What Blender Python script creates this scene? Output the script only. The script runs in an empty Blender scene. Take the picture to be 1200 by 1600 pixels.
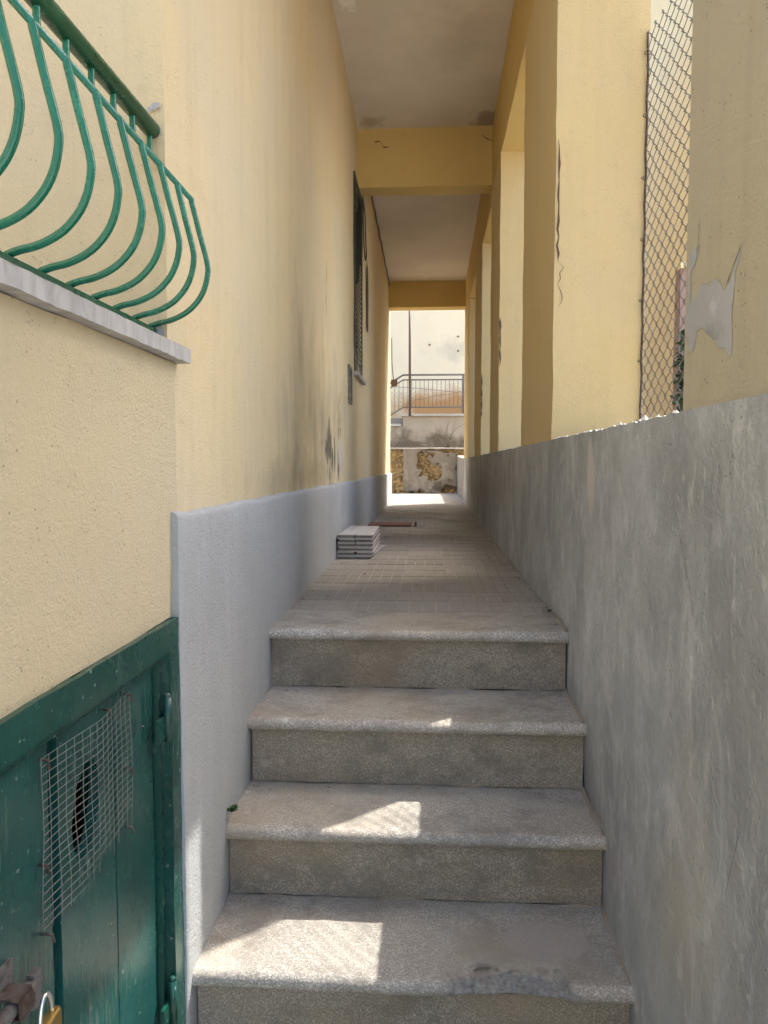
import bpy, bmesh, math, random
from mathutils import Vector, noise, Matrix

random.seed(7)
S = bpy.context.scene
C = S.collection
E = 0.518                       # eye height above the top landing; heights below are eye-relative + E

# ------------------------------------------------------------------ camera
cam_d = bpy.data.cameras.new('camera')
cam = bpy.data.objects.new('camera', cam_d)
C.objects.link(cam)
cam_d.sensor_fit = 'VERTICAL'
cam_d.sensor_height = 36.0
cam_d.lens = 26.0
cam_d.clip_start = 0.02
cam_d.clip_end = 300.0
cam.location = (0, 0, E)
cam.rotation_euler = (math.radians(90 - 3.567), 0, math.radians(3.56))
S.camera = cam

# ------------------------------------------------------------------ sky, sun, exposure
SUN = Vector((1.0, 0.9, 2.2)).normalized()
w = bpy.data.worlds.new('World')
S.world = w
w.use_nodes = True
nt = w.node_tree
sky = nt.nodes.new('ShaderNodeTexSky')
sky.sky_type = 'NISHITA'
sky.sun_disc = False
sky.sun_elevation = math.asin(SUN.z)
sky.sun_rotation = math.atan2(SUN.x, SUN.y)
sky.dust_density = 4.0
sky.ozone_density = 0.9
bg = nt.nodes['Background']
bg.inputs[1].default_value = 0.15
nt.links.new(sky.outputs[0], bg.inputs[0])
sun_d = bpy.data.lights.new('sun', 'SUN')
sun_d.energy = 2.0
sun_d.angle = math.radians(0.5)
sun_d.color = (1.0, 0.955, 0.88)
sun = bpy.data.objects.new('sun', sun_d)
C.objects.link(sun)
sun.rotation_euler = SUN.to_track_quat('Z', 'Y').to_euler()
sun.location = SUN * 30
S.view_settings.view_transform = 'Standard'
S.view_settings.look = 'None'
S.view_settings.gamma = 1.0
S.view_settings.exposure = 2.27
S.view_settings.use_curve_mapping = False
S.render.engine = 'CYCLES'
S.cycles.use_denoising = True
S.cycles.max_bounces = 8
S.cycles.diffuse_bounces = 6
S.cycles.glossy_bounces = 3
S.cycles.use_adaptive_sampling = True
S.cycles.adaptive_threshold = 0.02
S.cycles.sample_clamp_indirect = 8.0


# ------------------------------------------------------------------ node helpers
class NT:
    def __init__(s, name):
        s.m = bpy.data.materials.new(name)
        s.m.use_nodes = True
        s.t = s.m.node_tree
        s.b = s.t.nodes['Principled BSDF']
        g = s.t.nodes.new('ShaderNodeNewGeometry')
        s.pos = g.outputs['Position']

    def put(s, sock, v):
        if hasattr(v, 'is_output'):
            s.t.links.new(v, sock)
        elif isinstance(v, (tuple, list)):
            sock.default_value = tuple(v) + ((1.0,) if len(v) == 3 and len(sock.default_value) == 4 else ())
        else:
            sock.default_value = v

    def scaled(s, v, vec=None, loc=(0, 0, 0)):
        n = s.t.nodes.new('ShaderNodeMapping')
        s.put(n.inputs['Vector'], vec or s.pos)
        n.inputs['Scale'].default_value = v
        n.inputs['Location'].default_value = loc
        return n.outputs[0]

    def noise(s, scale, detail=4, rough=0.55, vec=None, dist=0.0):
        n = s.t.nodes.new('ShaderNodeTexNoise')
        s.put(n.inputs['Vector'], vec or s.pos)
        n.inputs['Scale'].default_value = scale
        n.inputs['Detail'].default_value = detail
        n.inputs['Roughness'].default_value = rough
        n.inputs['Distortion'].default_value = dist
        return n.outputs['Fac']

    def voro(s, scale, out='Distance', vec=None, feature='F1'):
        n = s.t.nodes.new('ShaderNodeTexVoronoi')
        n.feature = feature
        s.put(n.inputs['Vector'], vec or s.pos)
        n.inputs['Scale'].default_value = scale
        return n.outputs[out]

    def rng(s, v, a, b, c=0.0, d=1.0):
        n = s.t.nodes.new('ShaderNodeMapRange')
        n.clamp = True
        s.put(n.inputs[0], v)
        for i, x in enumerate((a, b, c, d)):
            n.inputs[i + 1].default_value = x
        return n.outputs[0]

    def math(s, op, a, b=0.0, c=0.0):
        n = s.t.nodes.new('ShaderNodeMath')
        n.operation = op
        s.put(n.inputs[0], a)
        s.put(n.inputs[1], b)
        s.put(n.inputs[2], c)
        return n.outputs[0]

    def mix(s, f, a, b, mode='MIX'):
        n = s.t.nodes.new('ShaderNodeMix')
        n.data_type = 'RGBA'
        n.blend_type = mode
        s.put(n.inputs[0], f)
        s.put(n.inputs[6], a)
        s.put(n.inputs[7], b)
        return n.outputs[2]

    def blob(s, c, r, amt=0.5, nscale=14, lo=0.35, hi=0.55, nvec=None):
        """irregular stain mask round a point"""
        n = s.t.nodes.new('ShaderNodeVectorMath')
        n.operation = 'SUBTRACT'
        s.put(n.inputs[0], s.pos)
        n.inputs[1].default_value = c
        d = s.t.nodes.new('ShaderNodeVectorMath')
        d.operation = 'DIVIDE'
        s.t.links.new(n.outputs[0], d.inputs[0])
        d.inputs[1].default_value = r
        l = s.t.nodes.new('ShaderNodeVectorMath')
        l.operation = 'LENGTH'
        s.t.links.new(d.outputs[0], l.inputs[0])
        fall = s.rng(l.outputs['Value'], 0.0, 1.0, 1.0, 0.0)
        nn = s.noise(nscale, 4, 0.65, vec=nvec)
        v = s.math('MULTIPLY_ADD', s.math('SUBTRACT', nn, 0.5), amt * 2, fall)
        return s.math('MULTIPLY', s.rng(v, lo, hi), s.rng(fall, 0.0, 0.12))

    def bump(s, h, strength=0.3, dist=0.01, prev=None):
        n = s.t.nodes.new('ShaderNodeBump')
        n.inputs['Strength'].default_value = strength
        n.inputs['Distance'].default_value = dist
        s.put(n.inputs['Height'], h)
        if prev is not None:
            s.put(n.inputs['Normal'], prev)
        return n.outputs[0]

    def done(s, color, rough=0.9, normal=None, metal=0.0, spec=None):
        s.put(s.b.inputs['Base Color'], color)
        s.put(s.b.inputs['Roughness'], rough)
        s.put(s.b.inputs['Metallic'], metal)
        if spec is not None:
            s.b.inputs['Specular IOR Level'].default_value = spec
        if normal is not None:
            s.put(s.b.inputs['Normal'], normal)
        return s.m


def stucco(name, base, alt, pit=0.35, grain=150, bump=0.5, dist=0.006, stains=(), streak=0.0, streak_col=(0.1, 0.1, 0.1)):
    n = NT(name)
    col = n.mix(n.rng(n.noise(1.7, 5), 0.36, 0.66), base, alt)
    dark = tuple(c * 0.72 for c in base)
    col = n.mix(n.rng(n.noise(11, 4, 0.7), 0.55, 0.85, 0, 0.4), col, dark)
    if streak:
        sv = n.scaled((9, 9, 0.7))
        col = n.mix(n.rng(n.noise(1.6, 6, 0.7, vec=sv), 0.48, 0.78, 0, streak), col, streak_col)
    specks = n.math('MULTIPLY', n.rng(n.voro(95), 0.10, 0.2, 1, 0), n.rng(n.noise(22, 3), 0.5, 0.62))
    col = n.mix(n.math('MULTIPLY', specks, pit), col, tuple(c * 0.3 for c in base))
    for (c, r, sc, amt, ns, lo, hi, op, squash) in stains:
        nv = n.scaled(squash) if squash else None
        col = n.mix(n.math('MULTIPLY', n.blob(c, r, amt, ns, lo, hi, nv), op), col, sc)
    h1 = n.noise(grain, 4, 0.75)
    h2 = n.noise(grain * 0.28, 2, 0.6)
    h = n.math('ADD', n.math('MULTIPLY', h1, 0.85), n.math('MULTIPLY', h2, 0.4))
    h = n.math('SUBTRACT', h, n.math('MULTIPLY', specks, 0.5))
    return n.done(col, 0.93, n.bump(h, bump, dist), spec=0.25)


YEL = (0.69, 0.56, 0.325)
YEL2 = (0.65, 0.545, 0.36)
M = {}
M['yellow'] = stucco('yellow_stucco', YEL, YEL2, streak=0.32, streak_col=(0.44, 0.37, 0.22), bump=0.7, dist=0.007, stains=[
    ((-0.53, 3.6, E + 0.25), (0.4, 1.5, 0.75), (0.25, 0.22, 0.155), 0.8, 3.5, 0.35, 1.0, 0.7, (1, 1, 0.45)),
    ((-0.53, 3.95, E + 0.08), (0.3, 0.62, 0.30), (0.07, 0.068, 0.055), 1.4, 11, 0.62, 0.85, 0.88, (1, 1.2, 0.45)),
    ((-0.53, 4.35, E + 0.05), (0.3, 0.16, 0.3), (0.5, 0.5, 0.5), 0.7, 12, 0.6, 0.7, 0.9, (1, 1.5, 0.4)),
    ((-0.53, 3.1, E - 0.05), (0.3, 1.6, 0.22), (0.2, 0.17, 0.11), 0.6, 7, 0.4, 1.0, 0.5, None),
    ((0.6, 2.7, E + 0.1), (0.4, 0.3, 0.16), (0.3, 0.27, 0.2), 0.5, 12, 0.3, 0.9, 0.7, None),
])
M['pier'] = stucco('dull_olive_yellow_stucco', (0.60, 0.535, 0.37), (0.56, 0.505, 0.365), pit=0.7, bump=0.9, dist=0.007, grain=200, streak=0.3, streak_col=(0.38, 0.34, 0.24))
M['yellow_plain'] = stucco('yellow_pillar_stucco', streak=0.25, streak_col=(0.42, 0.36, 0.22), base=(0.645, 0.50, 0.245), alt=(0.62, 0.495, 0.275), bump=0.7, dist=0.008)
M['cream'] = stucco('cream_stucco', (0.69, 0.572, 0.352), (0.65, 0.553, 0.372), grain=165, bump=1.0, dist=0.008, pit=0.4)
M['yellow_deep'] = stucco('smooth_yellow_plaster', (0.60, 0.44, 0.17), (0.56, 0.40, 0.15), grain=60, bump=0.12, dist=0.004, pit=0.15)  # deeper, smoother yellow of the lintels and cross beams
M['ceiling'] = stucco('old_white_ceiling_paint', (0.66, 0.60, 0.51), (0.57, 0.515, 0.44), grain=40, bump=0.12, dist=0.004, pit=0.05, stains=[
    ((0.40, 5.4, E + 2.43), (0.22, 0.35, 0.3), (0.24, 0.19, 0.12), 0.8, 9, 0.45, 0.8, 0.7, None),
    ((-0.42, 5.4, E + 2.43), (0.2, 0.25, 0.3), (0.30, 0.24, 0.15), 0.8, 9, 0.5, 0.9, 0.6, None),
    ((0.15, 4.4, E + 2.47), (0.5, 0.8, 0.3), (0.45, 0.39, 0.31), 0.7, 4, 0.5, 1.0, 0.6, None),
    ((-0.46, 4.05, E + 2.48), (0.10, 0.25, 0.3), (0.75, 0.72, 0.66), 0.6, 7, 0.45, 0.55, 0.9, None)])
M['dado'] = stucco('blue_grey_dado_render', (0.435, 0.452, 0.45), (0.385, 0.398, 0.395), grain=120, bump=0.8, dist=0.008, pit=0.45, streak=0.35, streak_col=(0.52, 0.525, 0.535))


def cement_mat():
    n = NT('streaked_grey_cement')
    base, dark, light = (0.485, 0.50, 0.51), (0.30, 0.308, 0.312), (0.63, 0.64, 0.64)
    col = n.mix(n.rng(n.noise(3.2, 7, 0.68, vec=n.scaled((1, 1, 0.75))), 0.38, 0.62), base, dark)
    col = n.mix(n.rng(n.noise(5.0, 6, 0.72, vec=n.scaled((1.2, 1.2, 0.6), loc=(4, 2, 9)), dist=0.8), 0.52, 0.72, 0, 0.75), col, light)
    col = n.mix(n.rng(n.noise(9.0, 5, 0.7, vec=n.scaled((2, 2, 0.3), loc=(1, 5, 3)), dist=0.5), 0.56, 0.75, 0, 0.4), col, (0.20, 0.195, 0.18))
    col = n.mix(n.rng(n.noise(30, 5, 0.75), 0.5, 0.8, 0, 0.45), col, dark)
    col = n.mix(n.rng(n.noise(16, 6, 0.72, dist=0.6), 0.48, 0.66, 0, 0.5), col, (0.33, 0.335, 0.335))
    col = n.mix(n.rng(n.noise(24, 5, 0.7, vec=n.scaled((1, 1, 0.5), loc=(8, 1, 2)), dist=0.8), 0.57, 0.68, 0, 0.5), col, (0.66, 0.66, 0.65))
    # tan film low down, darker brown further in, lime run below the opening
    col = n.mix(n.math('MULTIPLY', n.blob((0.43, 1.25, E - 0.8), (0.4, 0.35, 0.5), 0.7, 6, 0.35, 0.9, n.scaled((1, 1, 0.35))), 0.55), col, (0.46, 0.41, 0.33))
    col = n.mix(n.math('MULTIPLY', n.blob((0.43, 2.02, E - 0.02), (0.3, 0.12, 0.22), 0.9, 10, 0.55, 0.75, n.scaled((1, 2, 0.25))), 0.6), col, (0.60, 0.56, 0.48))
    col = n.mix(n.math('MULTIPLY', n.blob((0.43, 6.0, E - 0.2), (0.5, 3.8, 0.6), 0.5, 5, 0.2, 1.0, n.scaled((1, 1, 0.3))), 0.6), col, (0.14, 0.115, 0.085))
    pits = n.math('MULTIPLY', n.rng(n.voro(70), 0.08, 0.2, 1, 0), n.rng(n.noise(7, 4, 0.6), 0.54, 0.66))
    col = n.mix(n.math('MULTIPLY', pits, 0.6), col, (0.08, 0.08, 0.075))
    h = n.math('ADD', n.math('MULTIPLY', n.noise(14, 5, 0.65), 0.8), n.math('MULTIPLY', n.noise(110, 3, 0.7), 0.45))
    h = n.math('SUBTRACT', h, n.math('MULTIPLY', pits, 0.5))
    return n.done(col, 0.92, n.bump(h, 0.75, 0.012), spec=0.25)


M['cement'] = cement_mat()
M['cement_new'] = stucco('bare_cement', (0.40, 0.40, 0.41), (0.34, 0.34, 0.345), grain=60, bump=0.3, dist=0.004, pit=0.25)
M['far_cream'] = stucco('far_cream_wall', (0.76, 0.68, 0.50), (0.73, 0.65, 0.47), grain=20, bump=0.1, pit=0.0, stains=[
    ((0.35, 17, E + 1.30), (2.2, 2, 0.62), (0.46, 0.235, 0.08), 0.5, 2.2, 0.2, 0.7, 0.95, None),
    ((0.5, 17, E + 2.6), (1.2, 2, 0.7), (0.42, 0.40, 0.33), 0.7, 2.5, 0.6, 1.0, 0.5, None),
])
M['neighbour'] = stucco('pale_yellow_wall', (0.82, 0.67, 0.39), (0.80, 0.67, 0.41), grain=40, bump=0.15, pit=0.1)
M['pink'] = stucco('pink_wall', (0.36, 0.245, 0.205), (0.33, 0.23, 0.19), grain=40, bump=0.15, pit=0.1)
M['far_grey'] = stucco('damp_grey_wall', (0.47, 0.40, 0.31), (0.38, 0.32, 0.24), grain=25, bump=0.3, dist=0.01, pit=0.0, stains=[
    ((0.0, 15, E + 0.28), (6, 1, 0.62), (0.12, 0.095, 0.06), 0.95, 2.6, 0.25, 0.7, 0.95, None),
])
M['old_plaster'] = stucco('old_retaining_plaster', (0.31, 0.27, 0.215), (0.25, 0.21, 0.165), grain=30, bump=0.5, dist=0.012, pit=0.2, streak=0.6, streak_col=(0.17, 0.135, 0.09), stains=[
    ((0.0, 12.3, 0.3), (0.9, 1, 0.6), (0.40, 0.36, 0.29), 0.9, 6, 0.55, 0.8, 0.7, None),
    ((0.2, 12.3, 0.15), (0.7, 1, 0.3), (0.11, 0.085, 0.055), 0.9, 9, 0.5, 0.8, 0.8, None)])
M['street'] = stucco('street_paving', (0.47, 0.45, 0.42), (0.43, 0.41, 0.38), grain=50, bump=0.3, pit=0.1)
M['lane'] = stucco('pale_concrete_lane', (0.30, 0.275, 0.24), (0.25, 0.225, 0.19), grain=30, bump=0.3, pit=0.2)
M['dark'] = NT('unlit_dark').done((0.012, 0.011, 0.01), 0.9)  # near-black colour stands in for unlit space behind gaps and the door hole


def terrazzo(name, base, contrast=1.0, scale=235, dustamt=0.5, broken=False):
    n = NT(name)
    cell = n.t.nodes.new('ShaderNodeTexVoronoi')
    n.t.links.new(n.pos, cell.inputs['Vector'])
    cell.inputs['Scale'].default_value = scale
    r = n.t.nodes.new('ShaderNodeSeparateColor')
    n.t.links.new(cell.outputs['Color'], r.inputs[0])
    chip = n.math('MULTIPLY', n.rng(r.outputs[0], 0.35, 0.9), n.rng(cell.outputs['Distance'], 0.35, 0.62, 1, 0))
    lo = tuple(c * (1 - 0.55 * contrast) for c in base)
    hi = tuple(min(0.8, c * (1 + 0.85 * contrast)) for c in base)
    mott = n.rng(n.noise(scale * 0.9, 3, 0.7), 0.3, 0.7)
    col = n.mix(mott, lo, tuple(c * (1 + 0.25 * contrast) for c in base))
    col = n.mix(n.math('MULTIPLY', chip, 0.85), col, hi)
    col = n.mix(n.rng(n.noise(90, 3, 0.7), 0.55, 0.75, 0, 0.5), col, tuple(c * 0.5 for c in base))
    grime = n.rng(n.noise(5.5, 7, 0.75, vec=n.scaled((1, 1.3, 1.6))), 0.46, 0.62)
    col = n.mix(n.math('MULTIPLY', grime, 0.7), col, tuple(c * 0.5 for c in base))
    dust = n.rng(n.noise(3.1, 6, 0.7, vec=n.scaled((1, 1.6, 1), loc=(3, 7, 1))), 0.46, 0.72)
    col = n.mix(n.math('MULTIPLY', dust, dustamt), col, tuple(c * 1.15 for c in base))
    warm = n.rng(n.noise(2.3, 4, vec=n.scaled((1, 1, 2), loc=(9, 2, 4))), 0.45, 0.75, 0, 0.55)
    col = n.mix(warm, col, (base[0] * 0.95, base[1] * 0.80, base[2] * 0.60), 'MIX')
    spots = n.math('MULTIPLY', n.rng(n.voro(14), 0.10, 0.17, 1, 0), n.rng(n.noise(3.3, 2), 0.52, 0.6))
    col = n.mix(n.math('MULTIPLY', spots, 0.4), col, tuple(min(0.6, c * 1.6) for c in base))
    if broken:
        # worn oval and the rough cement repair on this tread
        ov = n.blob((0.27, 1.665, E - 1.094), (0.115, 0.078, 0.1), 0.10, 20, 0.12, 0.20)
        col = n.mix(n.math('MULTIPLY', ov, 0.7), col, (0.36, 0.32, 0.28))
        col = n.mix(n.math('MULTIPLY', n.blob((0.18, 1.525, E - 1.115), (0.20, 0.06, 0.05), 0.35, 26, 0.16, 0.3), 0.95), col, n.mix(n.rng(n.noise(70, 5, 0.75), 0.4, 0.62), (0.31, 0.30, 0.275), (0.17, 0.16, 0.145)))
    h = n.math('ADD', n.math('MULTIPLY', chip, 0.4), n.math('MULTIPLY', n.noise(35, 5, 0.7), 0.9))
    return n.done(col, 0.74, n.bump(h, 0.4, 0.003), spec=0.35)


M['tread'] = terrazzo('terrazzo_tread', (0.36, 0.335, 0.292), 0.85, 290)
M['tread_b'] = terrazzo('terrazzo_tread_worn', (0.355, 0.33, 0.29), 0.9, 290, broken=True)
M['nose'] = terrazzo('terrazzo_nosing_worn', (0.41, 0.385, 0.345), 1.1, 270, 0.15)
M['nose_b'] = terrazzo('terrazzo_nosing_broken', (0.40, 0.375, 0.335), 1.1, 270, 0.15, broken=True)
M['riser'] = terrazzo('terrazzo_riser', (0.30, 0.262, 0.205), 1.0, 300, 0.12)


def paver_mat():
    n = NT('grey_paver')
    oi = n.t.nodes.new('ShaderNodeObjectInfo')
    tint = n.rng(oi.outputs['Random'], 0, 1)
    col = n.mix(tint, (0.275, 0.252, 0.22), (0.325, 0.30, 0.262))
    col = n.mix(n.rng(n.noise(2.2, 5, 0.65), 0.45, 0.72, 0, 0.65), col, (0.38, 0.345, 0.30))
    col = n.mix(n.rng(n.noise(60, 5, 0.7), 0.5, 0.8, 0, 0.5), col, (0.15, 0.135, 0.115))
    rid = n.noise(1.0, 3, 0.6, vec=n.scaled((18, 130, 18)))
    col = n.mix(n.rng(rid, 0.45, 0.75, 0, 0.35), col, (0.44, 0.40, 0.35))
    h = n.math('ADD', rid, n.noise(120, 4, 0.6))
    return n.done(col, 0.8, n.bump(h, 0.4, 0.003), spec=0.3)


M['paver'] = paver_mat()
n = NT('dusty_joint')
M['joint'] = n.done(n.mix(n.rng(n.noise(4, 5), 0.4, 0.65), (0.30, 0.27, 0.23), (0.46, 0.42, 0.36)), 0.95)


def paint(name, col, worn, wear=0.5, rough=0.35, bumps=0.15, stretch=(6, 6, 1), chips=0.0):
    n = NT(name)
    c = n.mix(n.rng(n.noise(6, 5), 0.35, 0.7), col, tuple(x * 0.72 for x in col))
    sv = n.scaled(stretch)
    wmask = n.math('MULTIPLY', n.rng(n.noise(9, 6, 0.75, vec=sv), 0.5, 0.62), n.rng(n.noise(4.5, 3), 0.5, 0.62))
    c = n.mix(n.math('MULTIPLY', wmask, wear), c, worn)
    if chips:
        c = n.mix(n.math('MULTIPLY', n.rng(n.noise(75, 3, 0.5), 0.68, 0.72), chips), c, (0.6, 0.62, 0.58))
    h = n.math('ADD', n.noise(30, 4, 0.6, vec=sv), n.math('MULTIPLY', n.noise(160, 3), 0.4))
    r = n.math('MULTIPLY_ADD', wmask, 0.35, n.rng(n.noise(14, 4), 0.3, 0.7, rough * 0.75, rough * 1.3))
    return n.done(c, r, n.bump(h, bumps, 0.003), spec=0.5)


M['door'] = paint('dark_green_door_paint', (0.011, 0.074, 0.066), (0.15, 0.135, 0.095), 0.5, 0.24, 0.26, (14, 14, 0.8), chips=0.2)
M['door_frame'] = paint('dark_green_frame_paint', (0.008, 0.062, 0.048), (0.30, 0.33, 0.31), 0.3, 0.25, 0.12, chips=0.3)
M['rail_green'] = paint('green_railing_paint', (0.005, 0.145, 0.078), (0.02, 0.22, 0.13), 0.6, 0.24, 0.4, (3, 3, 3))
M['rail_dark'] = paint('dark_green_handrail_paint', (0.006, 0.085, 0.035), (0.02, 0.12, 0.05), 0.5, 0.3, 0.2, (3, 3, 3))
M['shutter'] = paint('shutter_paint', (0.018, 0.035, 0.028), (0.10, 0.11, 0.10), 0.4, 0.45, 0.2)
M['rust_brown'] = paint('brown_iron_paint', (0.13, 0.075, 0.06), (0.20, 0.12, 0.09), 0.5, 0.5, 0.2)
M['iron_grey'] = paint('grey_iron_paint', (0.14, 0.12, 0.105), (0.22, 0.16, 0.12), 0.5, 0.5, 0.2)
n = NT('rusty_metal')
M['rust'] = n.done(n.mix(n.rng(n.noise(60, 5, 0.7), 0.4, 0.6), (0.055, 0.03, 0.021), (0.11, 0.09, 0.078)), 0.7, n.bump(n.noise(120, 4), 0.5, 0.002), metal=0.3)
n = NT('galvanised_wire')
M['wire'] = n.done(n.mix(n.rng(n.noise(30, 4), 0.4, 0.65), (0.17, 0.165, 0.155), (0.05, 0.042, 0.038)), 0.45, metal=0.7)
n = NT('bright_wire')
M['wire_b'] = n.done((0.20, 0.195, 0.18), 0.5, metal=0.4)
M['brass'] = NT('brass').done((0.50, 0.34, 0.12), 0.35, metal=0.9)
M['steel'] = NT('bright_steel').done((0.75, 0.75, 0.74), 0.25, metal=0.9)
n = NT('old_steel')
M['old_steel'] = n.done(n.mix(n.rng(n.noise(50, 5), 0.45, 0.65), (0.20, 0.20, 0.20), (0.09, 0.06, 0.05)), 0.5, metal=0.5)
n = NT('grey_veined_marble')
v = n.noise(5, 6, 0.6, vec=n.scaled((1, 3.2, 1)), dist=1.6)
mc = n.mix(n.rng(v, 0.4, 0.62), (0.42, 0.405, 0.385), (0.30, 0.29, 0.275))
M['marble'] = n.done(mc, 0.6, n.bump(n.noise(45, 5, 0.7), 0.35, 0.005))
n = NT('tile_face')
M['tile'] = n.done(n.mix(n.rng(n.noise(9, 4), 0.4, 0.7), (0.56, 0.54, 0.51), (0.46, 0.44, 0.41)), 0.45)
n = NT('tile_back')
M['tile_back'] = n.done(n.mix(n.rng(n.noise(40, 4), 0.4, 0.7), (0.25, 0.22, 0.20), (0.14, 0.11, 0.10)), 0.9)
n = NT('red_plank')
M['red'] = n.done(n.mix(n.rng(n.noise(14, 5, vec=n.scaled((1, 5, 5))), 0.4, 0.7), (0.20, 0.085, 0.065), (0.15, 0.075, 0.06)), 0.8)
n = NT('rubble_stone')
cell = n.t.nodes.new('ShaderNodeTexVoronoi')
n.t.links.new(n.pos, cell.inputs['Vector'])
cell.inputs['Scale'].default_value = 13
M['stone'] = n.done(n.mix(n.rng(n.noise(7, 5, 0.7), 0.35, 0.65), (0.50, 0.36, 0.17), (0.22, 0.15, 0.08)), 0.95, n.bump(n.noise(40, 4), 0.6, 0.01))
n = NT('crack_shadow')
M['crack'] = n.done((0.10, 0.065, 0.045), 0.95)
M['mould'] = stucco('mouldy_render', (0.16, 0.15, 0.12), (0.11, 0.10, 0.085), grain=60, bump=0.3)
M['leaf'] = NT('leaf_green').done((0.045, 0.11, 0.03), 0.55)
M['leaf_d'] = NT('dark_leaf_green').done((0.025, 0.075, 0.025), 0.5)
M['stem'] = NT('stem_brown').done((0.10, 0.075, 0.045), 0.9)
M['cable'] = NT('cable_grey').done((0.10, 0.075, 0.06), 0.7)
M['patch'] = stucco('scraped_cement', (0.46, 0.465, 0.47), (0.36, 0.365, 0.37), grain=60, bump=0.4, dist=0.004, pit=0.3, stains=[
    ((0.43, 1.19, E + 0.245), (0.1, 0.05, 0.03), (0.60, 0.60, 0.59), 0.9, 60, 0.5, 0.75, 0.5, None),
    ((0.43, 1.2, E + 0.2), (0.1, 0.12, 0.05), (0.26, 0.26, 0.26), 0.9, 25, 0.5, 0.8, 0.7, None)])
M['chalk'] = stucco('broken_plaster', (0.60, 0.57, 0.51), (0.46, 0.43, 0.38), grain=60, bump=0.7, dist=0.01, pit=0.3)


# ------------------------------------------------------------------ mesh helpers
def tagk(o, kind):
    o['kind'] = kind
    return o


def tag(o, label, cat, group=None):
    o['label'] = label
    o['category'] = cat
    if group:
        o['group'] = group
    return o


def empty(name, loc=(0, 0, 0)):
    o = bpy.data.objects.new(name, None)
    o.empty_display_size = 0.1
    o.location = loc
    C.objects.link(o)
    return o


def adopt(o, parent):
    if parent is not None:
        o.parent = parent
        o.matrix_parent_inverse = Matrix.Translation(-(world_loc(parent)))
    return o


def world_loc(o):
    v = Vector(o.location)
    if o.parent:
        v = o.matrix_parent_inverse @ v + world_loc(o.parent)
    return v


class MB:
    def __init__(s):
        s.v = []
        s.f = []
        s.sm = []

    def quadgrid(s, fn, nu, nv, smooth=True, flip=False):
        b = len(s.v)
        for j in range(nv + 1):
            for i in range(nu + 1):
                s.v.append(fn(i / nu, j / nv))
        for j in range(nv):
            for i in range(nu):
                a = b + j * (nu + 1) + i
                q = (a, a + 1, a + nu + 2, a + nu + 1)
                s.f.append(q[::-1] if flip else q)
                s.sm.append(smooth)
        return s

    def box(s, x0, x1, y0, y1, z0, z1):
        b = len(s.v)
        s.v += [(x, y, z) for z in (z0, z1) for y in (y0, y1) for x in (x0, x1)]
        for q in ((0, 2, 3, 1), (4, 5, 7, 6), (0, 1, 5, 4), (2, 6, 7, 3), (0, 4, 6, 2), (1, 3, 7, 5)):
            s.f.append(tuple(b + i for i in q))
            s.sm.append(False)
        return s

    def tube(s, path, r, n=6, cap=True):
        path = [Vector(p) for p in path]
        b = len(s.v)
        up = None
        for i, p in enumerate(path):
            t = (path[min(i + 1, len(path) - 1)] - path[max(i - 1, 0)]).normalized()
            if up is None:
                a = Vector((0, 0, 1)) if abs(t.z) < 0.9 else Vector((1, 0, 0))
                up = t.cross(a).normalized()
            up = (up - t * up.dot(t))
            if up.length < 1e-6:
                up = t.orthogonal()
            up.normalize()
            sd = t.cross(up)
            rr = r[i] if isinstance(r, (list, tuple)) else r
            for k in range(n):
                an = 2 * math.pi * k / n
                s.v.append(tuple(p + up * (rr * math.cos(an)) + sd * (rr * math.sin(an))))
        for i in range(len(path) - 1):
            for k in range(n):
                a = b + i * n + k
                c = b + i * n + (k + 1) % n
                s.f.append((a, c, c + n, a + n))
                s.sm.append(True)
        if cap:
            s.f.append(tuple(b + k for k in range(n))[::-1])
            s.f.append(tuple(b + (len(path) - 1) * n + k for k in range(n)))
            s.sm += [False, False]
        return s

    def poly(s, pts, smooth=False):
        b = len(s.v)
        s.v += [tuple(p) for p in pts]
        s.f.append(tuple(range(b, b + len(pts))))
        s.sm.append(smooth)
        return s

    def mesh(s, name, mat):
        me = bpy.data.meshes.new(name)
        me.from_pydata(s.v, [], s.f)
        me.polygons.foreach_set('use_smooth', s.sm)
        me.materials.append(M[mat] if isinstance(mat, str) else mat)
        me.update()
        return me

    def build(s, name, mat, parent=None):
        o = bpy.data.objects.new(name, s.mesh(name, mat))
        C.objects.link(o)
        return adopt(o, parent)


def wob(p, amp, fr, seed=0.0):
    q = Vector(p) * fr + Vector((seed, seed * 1.7, -seed))
    d = noise.noise_vector(q) * 0.65 + noise.noise_vector(q * 3.1) * 0.35
    return (p[0] + d.x * amp, p[1] + d.y * amp, p[2] + d.z * amp)


def nbox(name, x0, x1, y0, y1, z0, z1, mat, parent=None, res=0.06, amp=0.004, fr=5.0, seed=0.0, maxn=90):
    """a box whose six faces are fine grids, hand-plastered by a little noise"""
    m = MB()

    def nn(L):
        return max(1, min(maxn, int(L / res)))
    X, Y, Z = nn(x1 - x0), nn(y1 - y0), nn(z1 - z0)
    W = lambda p: wob(p, amp, fr, seed)
    lx, ly, lz = x1 - x0, y1 - y0, z1 - z0
    m.quadgrid(lambda u, v: W((x0, y0 + ly * u, z0 + lz * v)), Y, Z, flip=True)
    m.quadgrid(lambda u, v: W((x1, y0 + ly * u, z0 + lz * v)), Y, Z)
    m.quadgrid(lambda u, v: W((x0 + lx * u, y0, z0 + lz * v)), X, Z)
    m.quadgrid(lambda u, v: W((x0 + lx * u, y1, z0 + lz * v)), X, Z, flip=True)
    m.quadgrid(lambda u, v: W((x0 + lx * u, y0 + ly * v, z0)), X, Y, flip=True)
    m.quadgrid(lambda u, v: W((x0 + lx * u, y0 + ly * v, z1)), X, Y)
    return m.build(name, mat, parent)


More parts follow.
